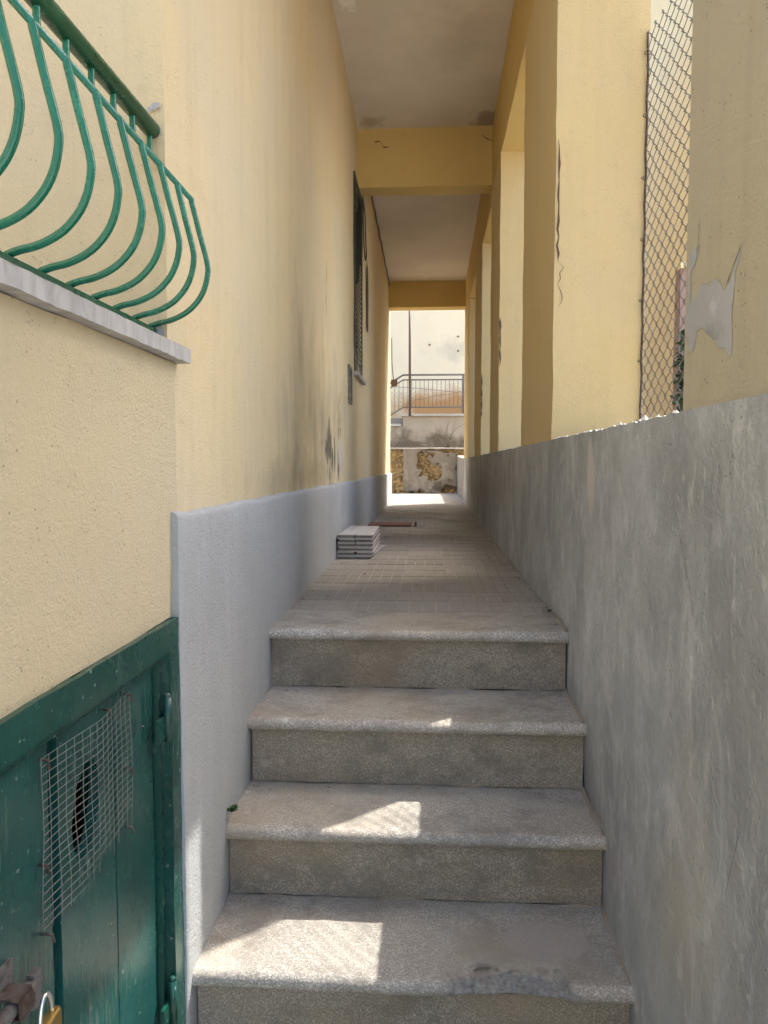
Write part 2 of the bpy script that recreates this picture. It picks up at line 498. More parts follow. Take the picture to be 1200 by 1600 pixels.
def ribbon(name, pts, mat, parent, nrm, w):
    """thin jagged dark gap following pts (list of points); nrm = across direction"""
    m = MB()
    nrm = Vector(nrm)
    L = []
    for i, p in enumerate(pts):
        k = w * (0.25 + 0.9 * abs(math.sin(i * 0.9 + len(pts))) * random.uniform(0.6, 1.2)) * (0.15 if i in (0, len(pts) - 1) else 1)
        L.append((Vector(p) - nrm * k, Vector(p) + nrm * k))
    for a, b in zip(L[:-1], L[1:]):
        m.poly([a[0], a[1], b[1], b[0]])
    return m.build(name, mat, parent)


# ------------------------------------------------------------------ main dimensions
XW, XD, XP = -0.532, -0.511, 0.435      # corridor wall, its dado, parapet face
YR = 1.49                               # where the corridor wall starts
ZG = E - 1.46                           # street
fz = lambda y: 0.007 * (y - 2.6)        # the corridor floor climbs a little
ZC = lambda y: E + 2.60 - 0.03 * y      # ceiling

# ------------------------------------------------------------------ ground
g = MB()
g.poly([(-60, -60, ZG), (60, -60, ZG), (60, 1.2, ZG), (-60, 1.2, ZG)])
tagk(g.build('ground', 'street'), 'structure')
g = MB()
g.box(0.76, 40, 1.2, 60, -0.5, 0.0)
tagk(g.build('courtyard', 'lane'), 'structure')
g = MB()
g.quadgrid(lambda u, v: (-8 + 8.7 * u, 9.9 + 2.6 * v, fz(9.9 + 2.6 * v) + 0.004 * noise.noise(Vector((u * 60, v * 20, 0)))), 40, 14)
tagk(g.build('lane', 'lane'), 'structure')

# ------------------------------------------------------------------ corridor floor with its pavers
fl = MB()
fl.poly([(-0.6, 2.58, fz(2.58) - 0.003), (0.6, 2.58, fz(2.58) - 0.003), (0.6, 9.95, fz(9.95) - 0.003), (-0.6, 9.95, fz(9.95) - 0.003)])
floor = tagk(fl.build('corridor_floor', 'joint'), 'structure')
pm = MB()
for k in range(8):
    x0 = -0.1 + 0.05 * (k % 4) + 0.0016
    x1 = x0 + 0.0464
    y0, y1 = (-0.0988, -0.0006) if k < 4 else (0.0006, 0.0988)
    c = 0.0012
    b = len(pm.v)
    pm.v += [(x0, y0, -0.006), (x1, y0, -0.006), (x1, y1, -0.006), (x0, y1, -0.006),
             (x0 + c, y0 + c, 0.0), (x1 - c, y0 + c, 0.0), (x1 - c, y1 - c, 0.0), (x0 + c, y1 - c, 0.0)]
    for q in ((4, 5, 6, 7), (0, 1, 5, 4), (1, 2, 6, 5), (2, 3, 7, 6), (3, 0, 4, 7)):
        pm.f.append(tuple(b + i for i in q))
        pm.sm.append(False)
pme = pm.mesh('paver', 'paver')
for r in range(37):
    for c in range(5):
        y = 2.715 + 0.1985 * r
        o = bpy.data.objects.new('paver', pme)
        o.location = (-0.425 + 0.2 * c + random.uniform(-.001, .001), y, fz(y) + random.uniform(-0.0012, 0.0012))
        o.rotation_euler = (random.uniform(-.006, .006), random.uniform(-.006, .006), random.uniform(-.004, .004))
        C.objects.link(o)
        o.parent = floor

# ------------------------------------------------------------------ stairs
stairs = empty('staircase', (0, 1.9, ZG))
tag(stairs, 'worn grey terrazzo staircase with rounded nosings climbing to the corridor', 'stairs')
NOSE = [(2.30, -0.518, 2.61), (2.02, -0.712, 2.335), (1.775, -0.906, 2.055), (1.505, -1.094, 1.81), (1.235, -1.28, 1.54)]


def tread(i):
    yn, zr, yb = NOSE[i]
    zt = zr + E
    T = 0.037
    prof = [(yb, zt)]
    for a in range(9):
        t = math.pi / 2 - a * math.pi / 8 * 0.94
        prof.append((yn + 0.0185 - 0.0185 * math.cos(t), zt - 0.0185 + 0.0185 * math.sin(t)))
    prof += [(yn + 0.016, zt - T), (yb, zt - T)]
    # finer top
    top = [(yb + (yn + 0.075 - yb) * k / 8, zt) for k in range(9)] + [(yn + q, zt) for q in (0.062, 0.05, 0.04, 0.032, 0.025)]
    prof = top + prof[1:]
    nx = 300 if i == 3 else 170
    x0, x1 = XD - 0.004, XP + 0.006
    m = MB()
    broken = (i == 3)

    def fn(u, v):
        k = min(len(prof) - 1, int(round(v * (len(prof) - 1))))
        y, z = prof[k]
        x = x0 + (x1 - x0) * u
        p = Vector((x, y, z))
        a = 0.0022
        wear = -0.004 * math.exp(-((x + 0.02) / 0.25) ** 2) * (1 if z > zt - 0.02 and y < yn + 0.12 else 0)
        p.z += wear
        d = noise.noise_vector(p * 9 + Vector((i * 3.3, 0, 0)))
        p += Vector((0, d.y, d.z)) * a
        hf = noise.noise_vector(p * 60)
        if y < yn + 0.05:
            p += Vector((0, hf.y, hf.z)) * 0.0013
            # small chips along the nose
            ch = noise.noise(Vector((x * 22 + i * 9, 3.1, 0)))
            if ch > 0.42:
                p.y += (ch - 0.42) * 0.02
        if broken and y < yn + 0.09:
            edge = 0.02 * noise.noise(Vector((x * 25, 0.5, 0)))
            e = max(0.0, min(1.0, (x - 0.03 + edge) / 0.07)) * max(0.0, min(1.0, (0.30 - x + edge) / 0.025))
            front = max(0.0, min(1.0, 1.25 - (y - yn) / 0.06))
            low = max(0.0, min(1.0, (zt - z) / 0.030))
            nz = noise.noise(Vector((x * 26, z * 60, 1.0))) * 0.5 + 0.5
            rough = noise.noise(Vector((x * 90, z * 120, y * 60)))
            p.y += e * front * (0.016 * nz + 0.006 + 0.046 * (1 - low) * (0.55 + 0.7 * nz) + 0.010 * rough)
            p.z -= e * front * (1 - low) * (0.010 + 0.012 * nz) + e * front * 0.006 * rough
        return tuple(p)
    m.quadgrid(fn, nx, len(prof) - 1, smooth=True)
    o = m.build('tread', 'tread_b' if broken else 'tread', stairs)
    o.data.materials.append(M['nose_b' if broken else 'nose'])
    for p in o.data.polygons:
        row = p.index // nx
        if row >= 14 or (row >= 11 and noise.noise(Vector((p.center.x * 30, row, i))) > 0.25 * (13 - row)):
            p.material_index = 1
    if broken:
        o['label'] = 'lowest tread in view, its nosing broken away at the right'
    return o


for i in range(5):
    tread(i)
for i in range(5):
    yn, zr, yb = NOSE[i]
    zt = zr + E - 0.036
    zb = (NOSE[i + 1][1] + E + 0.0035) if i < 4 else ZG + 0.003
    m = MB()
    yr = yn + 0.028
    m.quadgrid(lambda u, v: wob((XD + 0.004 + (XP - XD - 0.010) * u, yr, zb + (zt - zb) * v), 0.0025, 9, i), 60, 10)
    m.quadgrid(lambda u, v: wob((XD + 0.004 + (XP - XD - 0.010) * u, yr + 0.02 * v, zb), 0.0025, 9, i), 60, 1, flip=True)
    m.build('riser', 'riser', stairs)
m = MB()
for i in range(5):
    yn, zr, yb = NOSE[i]
    m.box(XD - 0.01, XP + 0.01, yn + 0.05, 2.7, ZG - 0.02 - 0.001 * i, zr + E - 0.034)
m.build('core', 'dark', stairs)
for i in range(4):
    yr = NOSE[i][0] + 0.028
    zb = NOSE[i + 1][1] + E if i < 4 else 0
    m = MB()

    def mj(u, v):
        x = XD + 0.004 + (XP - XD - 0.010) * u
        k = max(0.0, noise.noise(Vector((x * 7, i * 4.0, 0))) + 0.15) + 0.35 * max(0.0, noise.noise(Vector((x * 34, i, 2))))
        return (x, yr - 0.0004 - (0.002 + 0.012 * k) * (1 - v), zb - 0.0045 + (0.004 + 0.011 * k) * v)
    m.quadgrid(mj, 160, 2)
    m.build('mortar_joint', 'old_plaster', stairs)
# cement fillets where treads meet the parapet
for i in range(4):
    yn, zr, yb = NOSE[i]
    m = MB()
    z = zr + E

    def ff(u, v):
        y = yn + 0.02 + (yb - yn - 0.02) * u
        k = 0.6 + 0.6 * (noise.noise(Vector((y * 14, i * 5.0, 0))) + 0.3)
        x = XP - 0.003 - 0.012 * k * (1 - v)
        zz = z + 0.0005 + 0.010 * k * v * v
        return wob((x, y, zz), 0.002, 30, i)
    m.quadgrid(ff, 30, 4, flip=True)
    m.build('cement_fillet', 'old_plaster', stairs)

# ------------------------------------------------------------------ house on the left
house = empty('house', (-1.0, 3.0, ZG))
tag(house, 'cream and yellow stuccoed house along the corridor, with grey dado', 'house')
nbox('corridor_wall', -1.7, XW, YR, 9.9, ZG, E + 4.6, 'yellow', house, res=0.09, amp=0.006, fr=2.2, seed=3, maxn=110)
m = MB()
DT = E - 0.098
dprof = [(0.0, ZG + (DT - 0.014 - ZG) * k / 34) for k in range(35)] + [(-0.0015, DT - 0.008), (-0.005, DT - 0.003), (-0.011, DT), (-0.03, DT + 0.001)]


def df(u, v):
    k = int(round(v * (len(dprof) - 1)))
    ox, z = dprof[k]
    y = YR - 0.006 + (9.93 - YR + 0.006) * (u if u > 0.0 else 0.0) ** 1.35
    r = y - (YR - 0.006)
    ex = -0.004 * math.exp(-r / 0.004)
    w1 = 0.006 * noise.noise(Vector((0, y * 2.2, z * 2.2))) + 0.0016 * noise.noise(Vector((5, y * 14, z * 14)))
    zz = z + (0.010 * noise.noise(Vector((y * 1.9, 1, 0))) + 0.005 * noise.noise(Vector((y * 13, 2, 0))) - 0.02 * max(0, noise.noise(Vector((y * 9, 7, 0))) - 0.38) if k > 30 else 0)
    return (XD + ox + ex + w1, y, zz)


m.quadgrid(df, 330, len(dprof) - 1)
m.quadgrid(lambda u, v: (df(0, v)[0] - 0.06 * (1 - u), YR - 0.006 - 0.003 * math.sin(u * 3.1), df(0, v)[2]), 5, len(dprof) - 1)
m.box(XD - 0.2, XD - 0.012, 9.90, 9.93, ZG, DT - 0.01)
m.build('dado', 'dado', house)
nbox('lower_wall', -1.5, XW + 0.0015, -3.0, YR + 0.03, E - 0.312, E + 0.214, 'cream', house, res=0.05, amp=0.005, fr=3.0, seed=9)
nbox('lower_wall', -1.5, XW + 0.0015, -3.0, 0.50, ZG, E - 0.3115, 'cream', house, res=0.2, amp=0.0, seed=9)
nbox('back_wall', -2.4, -1.65, -3.0, YR + 0.02, E + 0.236, E + 2.5, 'cream', house, res=0.2, amp=0.003)
MB().box(-1.5, -0.75, 0.5, YR + 0.1, ZG, E - 0.32).build('unlit_cellar_fill', 'dark', house)
# marble terrace slab
m = MB()
x1 = -0.505


def slabf(u, v):
    # front edge: rough sawn underside
    y = -3 + (1.548 + 3) * u
    z = E + 0.2155 + 0.029 * v
    low = (1 - v)
    return (x1 + 0.002 * noise.noise(Vector((y * 30, z * 50, 0))), y, z + low * (0.0025 * noise.noise(Vector((y * 14, 2, 0))) + 0.0025 * noise.noise(Vector((y * 60, 5, 0)))))


m.quadgrid(slabf, 260, 3)
m.quadgrid(lambda u, v: (slabf(u, 0)[0] - 1.1 * v, slabf(u, 0)[1], slabf(u, 0)[2] * (1 - v) + (E + 0.2155) * v), 260, 1, flip=True)
m.quadgrid(lambda u, v: (x1 - 1.1 * v, slabf(u, 1)[1], slabf(u, 1)[2]), 260, 1)
m.quadgrid(lambda u, v: (x1 - 0.03 * (1 - u), 1.548, E + 0.2155 + 0.029 * v), 1, 1, flip=True)
m.build('terrace_slab', 'marble', house)
# peeled plaster scar and old render patch further in
m = MB()
pts = []
for k in range(26):
    a = 2 * math.pi * k / 26
    r = 1 + 0.45 * noise.noise(Vector((math.cos(a) * 2, math.sin(a) * 2, 4)))
    pts.append((XW + 0.0085, 6.22 + 0.10 * r * math.cos(a), E + 1.40 + 0.30 * r * math.sin(a)))
m.poly(pts)
m.build('plaster_scar', 'crack', house)
SC = [(6.16, 1.58, 0.05, 0.06, 'chalk'), (6.3, 1.16, 0.05, 0.05, 'chalk'), (4.30, -0.02, 0.03, 0.055, 'chalk'), (4.28, 0.07, 0.016, 0.04, 'chalk'), (4.31, 0.20, 0.016, 0.035, 'mould')]
for (yy, zz, a, b, mt) in SC:
    m = MB()
    m.poly([(XW + 0.008, yy + a * (1 + 1.1 * noise.noise(Vector((k * .9, yy * 9, zz)))) * math.cos(k * 2 * math.pi / 18) + 0.3 * a * math.sin(k * 2),
             E + zz + b * (1 + 1.1 * noise.noise(Vector((k * .7, zz * 9, yy)))) * math.sin(k * 2 * math.pi / 18)) for k in range(18)])
    m.build('plaster_scar', mt, house)
ribbon('crack', [(XW + 0.008, 4.31 + 0.02 * random.uniform(-1, 1), E + 0.2 + 0.03 * k) for k in range(9)], 'crack', house, (0, 1, 0), 0.008)
ribbon('crack', [(XW + 0.008, 3.75 + 0.02 * random.uniform(-1, 1), E + 0.75 + 0.035 * k) for k in range(9)], 'crack', house, (0, 1, 0), 0.005)
# crumbled anchor hole beside the handrail end
m = MB()
ra = random.Random(5)
for (r0, dx, mt_) in ((0.008, 0.0, 0), (0.006, -0.010, 0), (0.005, 0.006, 0)):
    m.poly([(-0.548 + dx + r0 * ra.uniform(0.5, 1.2) * math.cos(k * 0.52), YR - 0.0075 - 0.0004 * abs(dx) * 100, E + 0.712 + dx * 0.6 + r0 * ra.uniform(0.5, 1.2) * math.sin(k * 0.52)) for k in range(12)])
m.build('anchor_patch', 'cement_new', house)

# ------------------------------------------------------------------ arcade on the right
arc = empty('arcade', (0.6, 5.0, ZG))
tag(arc, 'yellow plastered arcade over a grey parapet, roofing the corridor', 'arcade')
XO = 0.752
ZP = E + 0.093


def parapet():
    m = MB()
    y0, y1, z0 = 0.30, 9.62, ZG

    def top(y):
        t = ZP + 0.004 * noise.noise(Vector((y * 5, 1, 0)))
        if 1.2 < y < 5.6:
            t += 0.004 * noise.noise(Vector((y * 26, 4, 0))) + 0.004 * noise.noise(Vector((y * 60, 7, 0)))
        return t
    ny = 620

    def ff(u, v):
        y = y0 + (y1 - y0) * u
        z = z0 + (top(y) - z0) * v
        d = noise.noise_vector(Vector((0, y * 2.4, z * 2.4)))
        d2 = noise.noise_vector(Vector((3, y * 13, z * 13)))
        return (XP - 0.003 + 0.006 * d.x + 0.0018 * d2.x, y, z)
    m.quadgrid(ff, ny, 26, flip=True)

    def ft(u, v):
        y = y0 + (y1 - y0) * u
        f = ff(u, 1)
        x = f[0] + (XO - f[0]) * v
        return (x, y, f[2] + (0.010 * noise.noise(Vector((x * 30, y * 30, 0))) if 0 < v else 0))
    m.quadgrid(ft, ny, 8, flip=True)
    m.quadgrid(lambda u, v: (XO, y0 + (y1 - y0) * u, z0 + (ZP - z0) * v), 1, 1)
    m.quadgrid(lambda u, v: (XP + (XO - XP) * u, y0, z0 + (ZP - z0) * v), 1, 1)
    m.quadgrid(lambda u, v: (XP + (XO - XP) * u, y1, z0 + (ZP - z0) * v), 4, 30, flip=True)
    return m.build('parapet', 'cement', arc)


parapet_wall = parapet()
# pillars: near wall pier, then four pillars on the parapet
PIL = [(2.70, 3.60), (4.80, 5.50), (6.45, 7.40), (8.50, 9.62)]
LZ = lambda y: E + (1.965 if y < 5.6 else 1.885)
pier = nbox('pier', XP + 0.001, 0.96, 0.30, 1.317, ZP - 0.035, E + 2.3, 'pier', arc, res=0.03, amp=0.0, fr=4, seed=21, maxn=110)
pil = []
for k, (a, b) in enumerate(PIL):
    pil.append(nbox('pillar', XP + 0.001, XO, a, b, ZP - 0.008, LZ(a) + 0.01, 'yellow_plain', arc, res=0.03, amp=0.005, fr=5, seed=30 + k, maxn=80))
nbox('lintel', XP + 0.003, XO - 0.003, 1.3, 5.58, LZ(2), ZC(5.6) + 0.3, 'yellow_deep', arc, res=0.08, amp=0.005, fr=3, seed=41)
nbox('lintel', XP + 0.003, XO - 0.003, 5.58, 9.66, LZ(8), ZC(9) + 0.3, 'yellow_deep', arc, res=0.08, amp=0.005, fr=3, seed=42)
MB().box(XP + 0.006, XO - 0.006, 1.2, 9.65, E + 2.55, E + 3.9).build('upper_wall', 'yellow', arc)
# ceiling slabs and cross beams
m = MB()
m.quadgrid(lambda u, v: (XW - 0.05 + (XP - XW + 0.12) * u, 2.5 + 7.18 * v, ZC(2.5 + 7.18 * v) + 0.004 * noise.noise(Vector((u * 3, v * 14, 0)))), 12, 60, flip=True)
m.build('ceiling', 'ceiling', arc)
MB().box(XW - 0.05, XP + 0.1, 2.5, 9.67, E + 2.56, E + 4.5).build('upper_floor', 'yellow', arc)
nbox('cross_beam', XW - 0.03, XP + 0.03, 5.50, 5.67, E + 2.02, ZC(5.5) + 0.1, 'yellow_deep', arc, res=0.05, amp=0.004, fr=4, seed=51)
nbox('cross_beam', XW - 0.03, XP + 0.03, 9.46, 9.66, E + 1.995, ZC(9.5) + 0.1, 'yellow_deep', arc, res=0.05, amp=0.004, fr=4, seed=52)
# cracks and chipped arrises
ribbon('crack', [(XP + 0.012 + 0.004 * random.uniform(-1, 1), 2.693, E + 0.72 + 0.028 * k) for k in range(16)], 'crack', pil[0], (1, 0, 0), 0.0042)
ribbon('crack', [(XP + 0.022 + 0.012 * random.uniform(-1, 1), 2.693, E + 0.56 + 0.02 * k) for k in range(9)], 'crack', pil[0], (1, 0, 0), 0.0014)
ribbon('crack', [(XP + 0.006 + 0.002 * random.uniform(-1, 1), 4.793, E + 0.63 + 0.028 * k) for k in range(12)], 'crack', pil[1], (1, 0, 0), 0.006)
ribbon('crack', [(XP + 0.005 + 0.002 * random.uniform(-1, 1), 6.443, E + 0.42 + 0.028 * k) for k in range(14)], 'crack', pil[2], (1, 0, 0), 0.006)
ribbon('crack', [(XP - 0.006, 9.50 + 0.02 * random.uniform(-1, 1), E + 0.36 + 0.028 * k) for k in range(12)], 'crack', pil[3], (0, 1, 0), 0.03)
for (x, z, n_) in ((-0.42, 2.36, 7), (0.36, 2.37, 6)):
    ribbon('crack', [(x + 0.02 * k + 0.012 * random.uniform(-1, 1), 5.493, E + z - 0.012 * k + 0.012 * random.uniform(-1, 1)) for k in range(n_)], 'crack', arc, (0, 0, 1), 0.004)
# bare cement patch with torn paint on the pier
PATCH = [(1.252, 0.36), (1.266, 0.338), (1.277, 0.333), (1.292, 0.326), (1.289, 0.271), (1.259, 0.281), (1.238, 0.293), (1.222, 0.286), (1.206, 0.282), (1.190, 0.287), (1.177, 0.284), (1.168, 0.277), (1.159, 0.271), (1.147, 0.26), (1.134, 0.265), (1.122, 0.272), (1.108, 0.289), (1.094, 0.307), (1.089, 0.301), (1.107, 0.279), (1.112, 0.254), (1.113, 0.234), (1.117, 0.214), (1.112, 0.19), (1.114, 0.162), (1.121, 0.160), (1.129, 0.164), (1.139, 0.178), (1.150, 0.174), (1.169, 0.183), (1.186, 0.197), (1.206, 0.204), (1.222, 0.216), (1.239, 0.223), (1.250, 0.222), (1.258, 0.218), (1.264, 0.2), (1.273, 0.188), (1.283, 0.192), (1.294, 0.2), (1.305, 0.22), (1.309, 0.237), (1.303, 0.274), (1.301, 0.346), (1.307, 0.353)]
rp = random.Random(3)


def in_patch(y, z):
    y += 0.0022 * noise.noise(Vector((y * 140, z * 140, 0))) + 0.0016 * noise.noise(Vector((y * 400, z * 400, 3)))
    z += 0.0022 * noise.noise(Vector((y * 140, z * 140, 6))) + 0.0016 * noise.noise(Vector((y * 400, z * 400, 9)))
    ins = False
    for k in range(len(PATCH)):
        (a0, b0), (a1, b1) = PATCH[k - 1], PATCH[k]
        if (b0 > z) != (b1 > z) and y < (a1 - a0) * (z - b0) / (b1 - b0) + a0:
            ins = not ins
    return ins


m = MB()
cs = 0.0014
vid = {}


def pv(i, j):
    if (i, j) not in vid:
        vid[(i, j)] = len(m.v)
        y, z = 1.08 + i * cs, 0.15 + j * cs
        m.v.append((XP + 0.0002 - 0.0004 * noise.noise(Vector((y * 60, z * 60, 0))), y, E + z))
    return vid[(i, j)]


for i in range(168):
    for j in range(152):
        if in_patch(1.08 + (i + .5) * cs, 0.15 + (j + .5) * cs):
            m.f.append((pv(i, j), pv(i, j + 1), pv(i + 1, j + 1), pv(i + 1, j)))
            m.sm.append(True)
o = m.build('cement_patch', 'patch', pier)
o['label'] = 'ragged bare grey cement scar on the near pier'
ribbon('torn_edge', [(XP - 0.0006, 1.252 + 0.0012 * k + rp.uniform(-.0008, .0008), E + 0.40 - 0.005 * k) for k in range(12)], 'crack', pier, (0, 1, 0), 0.0008)
ribbon('torn_edge', [(XP - 0.0006, 1.086 + 0.006 * k + rp.uniform(-.0012, .0012), E + 0.311 - 0.0052 * k) for k in range(11)], 'crack', pier, (0, 0.7, 0.7), 0.0011)
# hairline cracks in the parapet render
for (y_, z_, n_, dy) in ((1.20, -0.25, 16, 0.006), (1.05, -0.62, 14, -0.004), (1.62, -0.30, 18, 0.003)):
    yy = y_
    pts = []
    for k in range(n_):
        yy += dy + rp.uniform(-0.007, 0.007)
        pts.append((XP - 0.0125, yy, E + z_ + 0.014 * k))
    ribbon('crack', pts, 'mould', parapet_wall, (0, 1, 0), 0.0008)
# white plaster rubble along the broken coping
m = MB()
rnd = random.Random(4)
for k in range(90):
    y = 1.33 + 1.36 * rnd.random()
    x = XP + 0.004 + 0.05 * rnd.random() ** 2
    r = 0.002 + 0.006 * rnd.random() ** 2
    c = Vector((x, y, ZP + 0.002))
    b = len(m.v)
    for d in ((1, 0, 0), (-1, 0, 0), (0, 1, 0), (0, -1, 0), (0, 0, 1), (0, 0, -1)):
        m.v.append(tuple(c + Vector(d) * r * rnd.uniform(0.6, 1.5)))
    for q in ((0, 2, 4), (2, 1, 4), (1, 3, 4), (3, 0, 4), (2, 0, 5), (1, 2, 5), (3, 1, 5), (0, 3, 5)):
        m.f.append(tuple(b + i for i in q))
        m.sm.append(False)
tagk(m.build('plaster_crumbs', 'chalk', arc), 'stuff')

# ------------------------------------------------------------------ chain link in the first opening


def chainlink(P, u0, u1, v0, v1, pitch, r, n=5, seed=1, dep=0.003):
    """zigzag wires running along v; P(u, v, d) gives the point"""
    m = MB()
    k = 0
    u = u0
    rn = random.Random(seed)
    while u < u1:
        path = []
        v = v0
        j = 0
        while v <= v1 + 1e-6:
            s_ = 1 if (j + k) % 2 else -1
            du = s_ * (pitch * 0.5 + 0.6 * r)
            for e in (-0.13, 0.13):
                path.append(P(u + du, v + e * pitch, s_ * dep * (1 if e > 0 else -1)))
            v += pitch
            j += 1
        m.tube(path, r, n, cap=False)
        u += pitch
        k += 1
    return m


fence = empty('chain_link_fence', (0.75, 2.0, ZP))
tag(fence, 'galvanised chain-link panel filling the first opening above the parapet', 'fence')


def Pn(u, v, d):
    b = 0.012 * noise.noise(Vector((u * 2.5, v * 2.5, 0)))
    y = u + 0.006 * noise.noise(Vector((u * 6, v * 6, 4)))
    z = v + 0.006 * noise.noise(Vector((u * 6, v * 6, 8)))
    return (0.742 + 0.13 * (2.69 - y) + b * 0.4 + d, y, z)


mm = chainlink(Pn, 1.30, 2.70, ZP - 0.004, E + 1.50, 0.028, 0.0016, 5)
tagk(mm.build('wire_mesh', 'wire', fence), 'stuff')
m = MB()
m.tube([(0.745 + 0.002 * math.sin(k * 2.1), 2.694, ZP - 0.01 + 1.41 * k / 24) for k in range(25)], 0.0042, 6)
m.build('side_rod', 'rust', fence)
for k in range(7):
    m = MB()
    z = ZP + 0.06 + 0.21 * k
    m.tube([(0.740 + 0.01 * math.cos(a * 0.9), 2.690 + 0.005 * math.sin(a * 0.9), z + 0.002 * a) for a in range(9)], 0.0014, 4)
    m.build('binding_wire', 'rust', fence)

# ------------------------------------------------------------------ cellar door
door = empty('cellar_door', (XW, 1.0, ZG))
tag(door, 'low dark green plank cellar door with wire mesh over a hole', 'door')
XF = -0.519
nbox('frame', -0.60, XF, 0.50, 1.484, E - 0.370, E - 0.3125, 'door_frame', door, res=0.03, amp=0.0035, fr=7, seed=61)
nbox('frame', -0.60, XF + 0.001, 1.432, 1.485, ZG, E - 0.371, 'door_frame', door, res=0.03, amp=0.003, fr=7, seed=62)
nbox('frame', -0.60, XF, 0.50, 0.555, ZG, E - 0.371, 'door_frame', door, res=0.1, amp=0.002, fr=7, seed=63)
nbox('inner_rebate', -0.60, -0.536, 0.556, 1.431, E - 0.388, E - 0.3705, 'door_frame', door, res=0.03, amp=0.002, fr=7, seed=64)
nbox('inner_rebate', -0.60, -0.537, 1.414, 1.4315, ZG, E - 0.389, 'door_frame', door, res=0.03, amp=0.0015, fr=7, seed=65)
MB().box(-0.595, -0.570, 0.556, 1.06, ZG, E - 0.395).box(-0.595, -0.570, 1.20, 1.413, ZG, E - 0.395).box(-0.595, -0.570, 1.06, 1.20, ZG, E - 0.63).build('backing_board', 'door_frame', door)
XK = -0.549
ptop = [E - 0.395, E - 0.398, E - 0.3985, E - 0.391]
PL = [(0.56, 0.785), (0.79, 1.010), (1.036, 1.2275), (1.2325, 1.408)]
for k, (a, b) in enumerate(PL):
    if k != 2:
        nbox('plank', -0.568, XK, a, b, ZG + 0.02, ptop[k], 'door', door, res=0.03, amp=0.0022, fr=6, seed=70 + k)
    else:
        # plank with an oval hole gnawed through it
        m = MB()
        cy, cz, ry, rz = 1.124, E - 0.548, 0.047, 0.074
        z0, z1 = ZG + 0.02, ptop[k]
        ring = []
        N = 48
        for i in range(N):
            t = 2 * math.pi * i / N
            wv = 1 + 0.10 * noise.noise(Vector((math.cos(t) * 2, math.sin(t) * 2, 3)))
            sh = 0.012 * math.sin(t)
            iy, iz = cy + ry * wv * math.cos(t) + sh, cz + rz * wv * math.sin(t)
            dy, dz = math.cos(t), math.sin(t)
            sc = min(((b - cy) / dy if dy > 1e-6 else (a - cy) / dy if dy < -1e-6 else 9), 9)
            s2 = ((0.11) / abs(dz)) if abs(dz) > 1e-6 else 9
            sc = min(sc, s2)
            ring.append(((iy, iz), (cy + dy * sc, cz + dz * sc)))
        cor = [(a, cz - 0.11), (b, cz - 0.11), (b, cz + 0.11), (a, cz + 0.11)]
        for i in range(N):
            (i0, o0), (i1, o1) = ring[i], ring[(i + 1) % N]
            pts = [(XK, i0[0], i0[1]), (XK, o0[0], o0[1])]
            for c in cor:
                a0 = math.atan2(o0[1] - cz, o0[0] - cy)
                a1 = math.atan2(o1[1] - cz, o1[0] - cy)
                ac = math.atan2(c[1] - cz, c[0] - cy)
                if a1 < a0:
                    a1 += 2 * math.pi
                if ac < a0 - 1e-4:
                    ac += 2 * math.pi
                if a0 + 1e-4 < ac < a1 - 1e-4:
                    pts.append((XK, c[0], c[1]))
            pts += [(XK, o1[0], o1[1]), (XK, i1[0], i1[1])]
            m.poly(pts)
            m.poly([(XK, i0[0], i0[1]), (XK, i1[0], i1[1]), (XK - 0.019, i1[0], i1[1]), (XK - 0.019, i0[0], i0[1])])
        m.box(XK - 0.019, XK, a, b, cz + 0.11, z1)
        m.box(XK - 0.019, XK, a, b, z0, cz - 0.11)
        m.poly([(XK, b, cz - 0.11), (XK - 0.019, b, cz - 0.11), (XK - 0.019, b, cz + 0.11), (XK, b, cz + 0.11)])
        m.poly([(XK, a, cz - 0.11), (XK - 0.019, a, cz - 0.11), (XK - 0.019, a, cz + 0.11), (XK, a, cz + 0.11)])
        m.build('plank', 'door', door)
# welded wire screen over the hole
m = MB()
y0, y1, z0, z1 = 0.972, 1.280, E - 0.660, E - 0.408


def Q(y, z):
    b = 0.006 + 0.008 * (0.5 + 0.5 * noise.noise(Vector((y * 9, z * 9, 2)))) + 0.010 * math.exp(-((y - 1.12) / 0.08) ** 2)
    return (XK + b, y + 0.004 * noise.noise(Vector((y * 12, z * 9, 0))), z + 0.005 * noise.noise(Vector((y * 8, z * 8, 5))))


for k in range(15):
    y = y0 + (y1 - y0) * k / 14
    zb = z0 + (0.0 if k < 3 else 0.012 * math.sin(k * 1.7) + 0.012)
    m.tube([Q(y, zb + (z1 - zb) * j / 20) for j in range(21)], 0.0006, 5)
for k in range(21):
    z = z0 + 0.008 + (z1 - z0 - 0.008) * k / 20
    ye = y1 if k > 3 else y1 - 0.03 * (3 - k) - 0.1 * (k < 2)
    m.tube([Q(y0 + (ye - y0) * j / 20, z) for j in range(21)], 0.0006, 5)
screen = tagk(m.build('wire_screen', 'wire_b', door), 'stuff')
for (y, z) in ((0.985, -.412), (1.275, -.41), (1.19, -.409), (1.275, -.545), (1.27, -.652), (0.985, -.668), (0.975, -.56)):
    m = MB()
    m.tube([(XK + 0.001, y, E + z), (XK + 0.012, y + 0.003, E + z - 0.002), (XK + 0.014, y + 0.004, E + z - 0.014)], 0.0022, 5)
    m.build('nail', 'rust', screen)
# hinges: pintle and strap
for z in (-0.505, -1.095):
    m = MB()
    m.tube([(-0.522, 1.422, E + z - 0.045), (-0.522, 1.422, E + z + 0.045)], 0.0085, 12)
    m.tube([(-0.522, 1.422, E + z + 0.045), (-0.522, 1.422, E + z + 0.052)], [0.0085, 0.004], 12)
    m.box(-0.534, -0.526, 1.385, 1.425, E + z - 0.040, E + z + 0.005)
    m.build('hinge', 'door_frame', door)
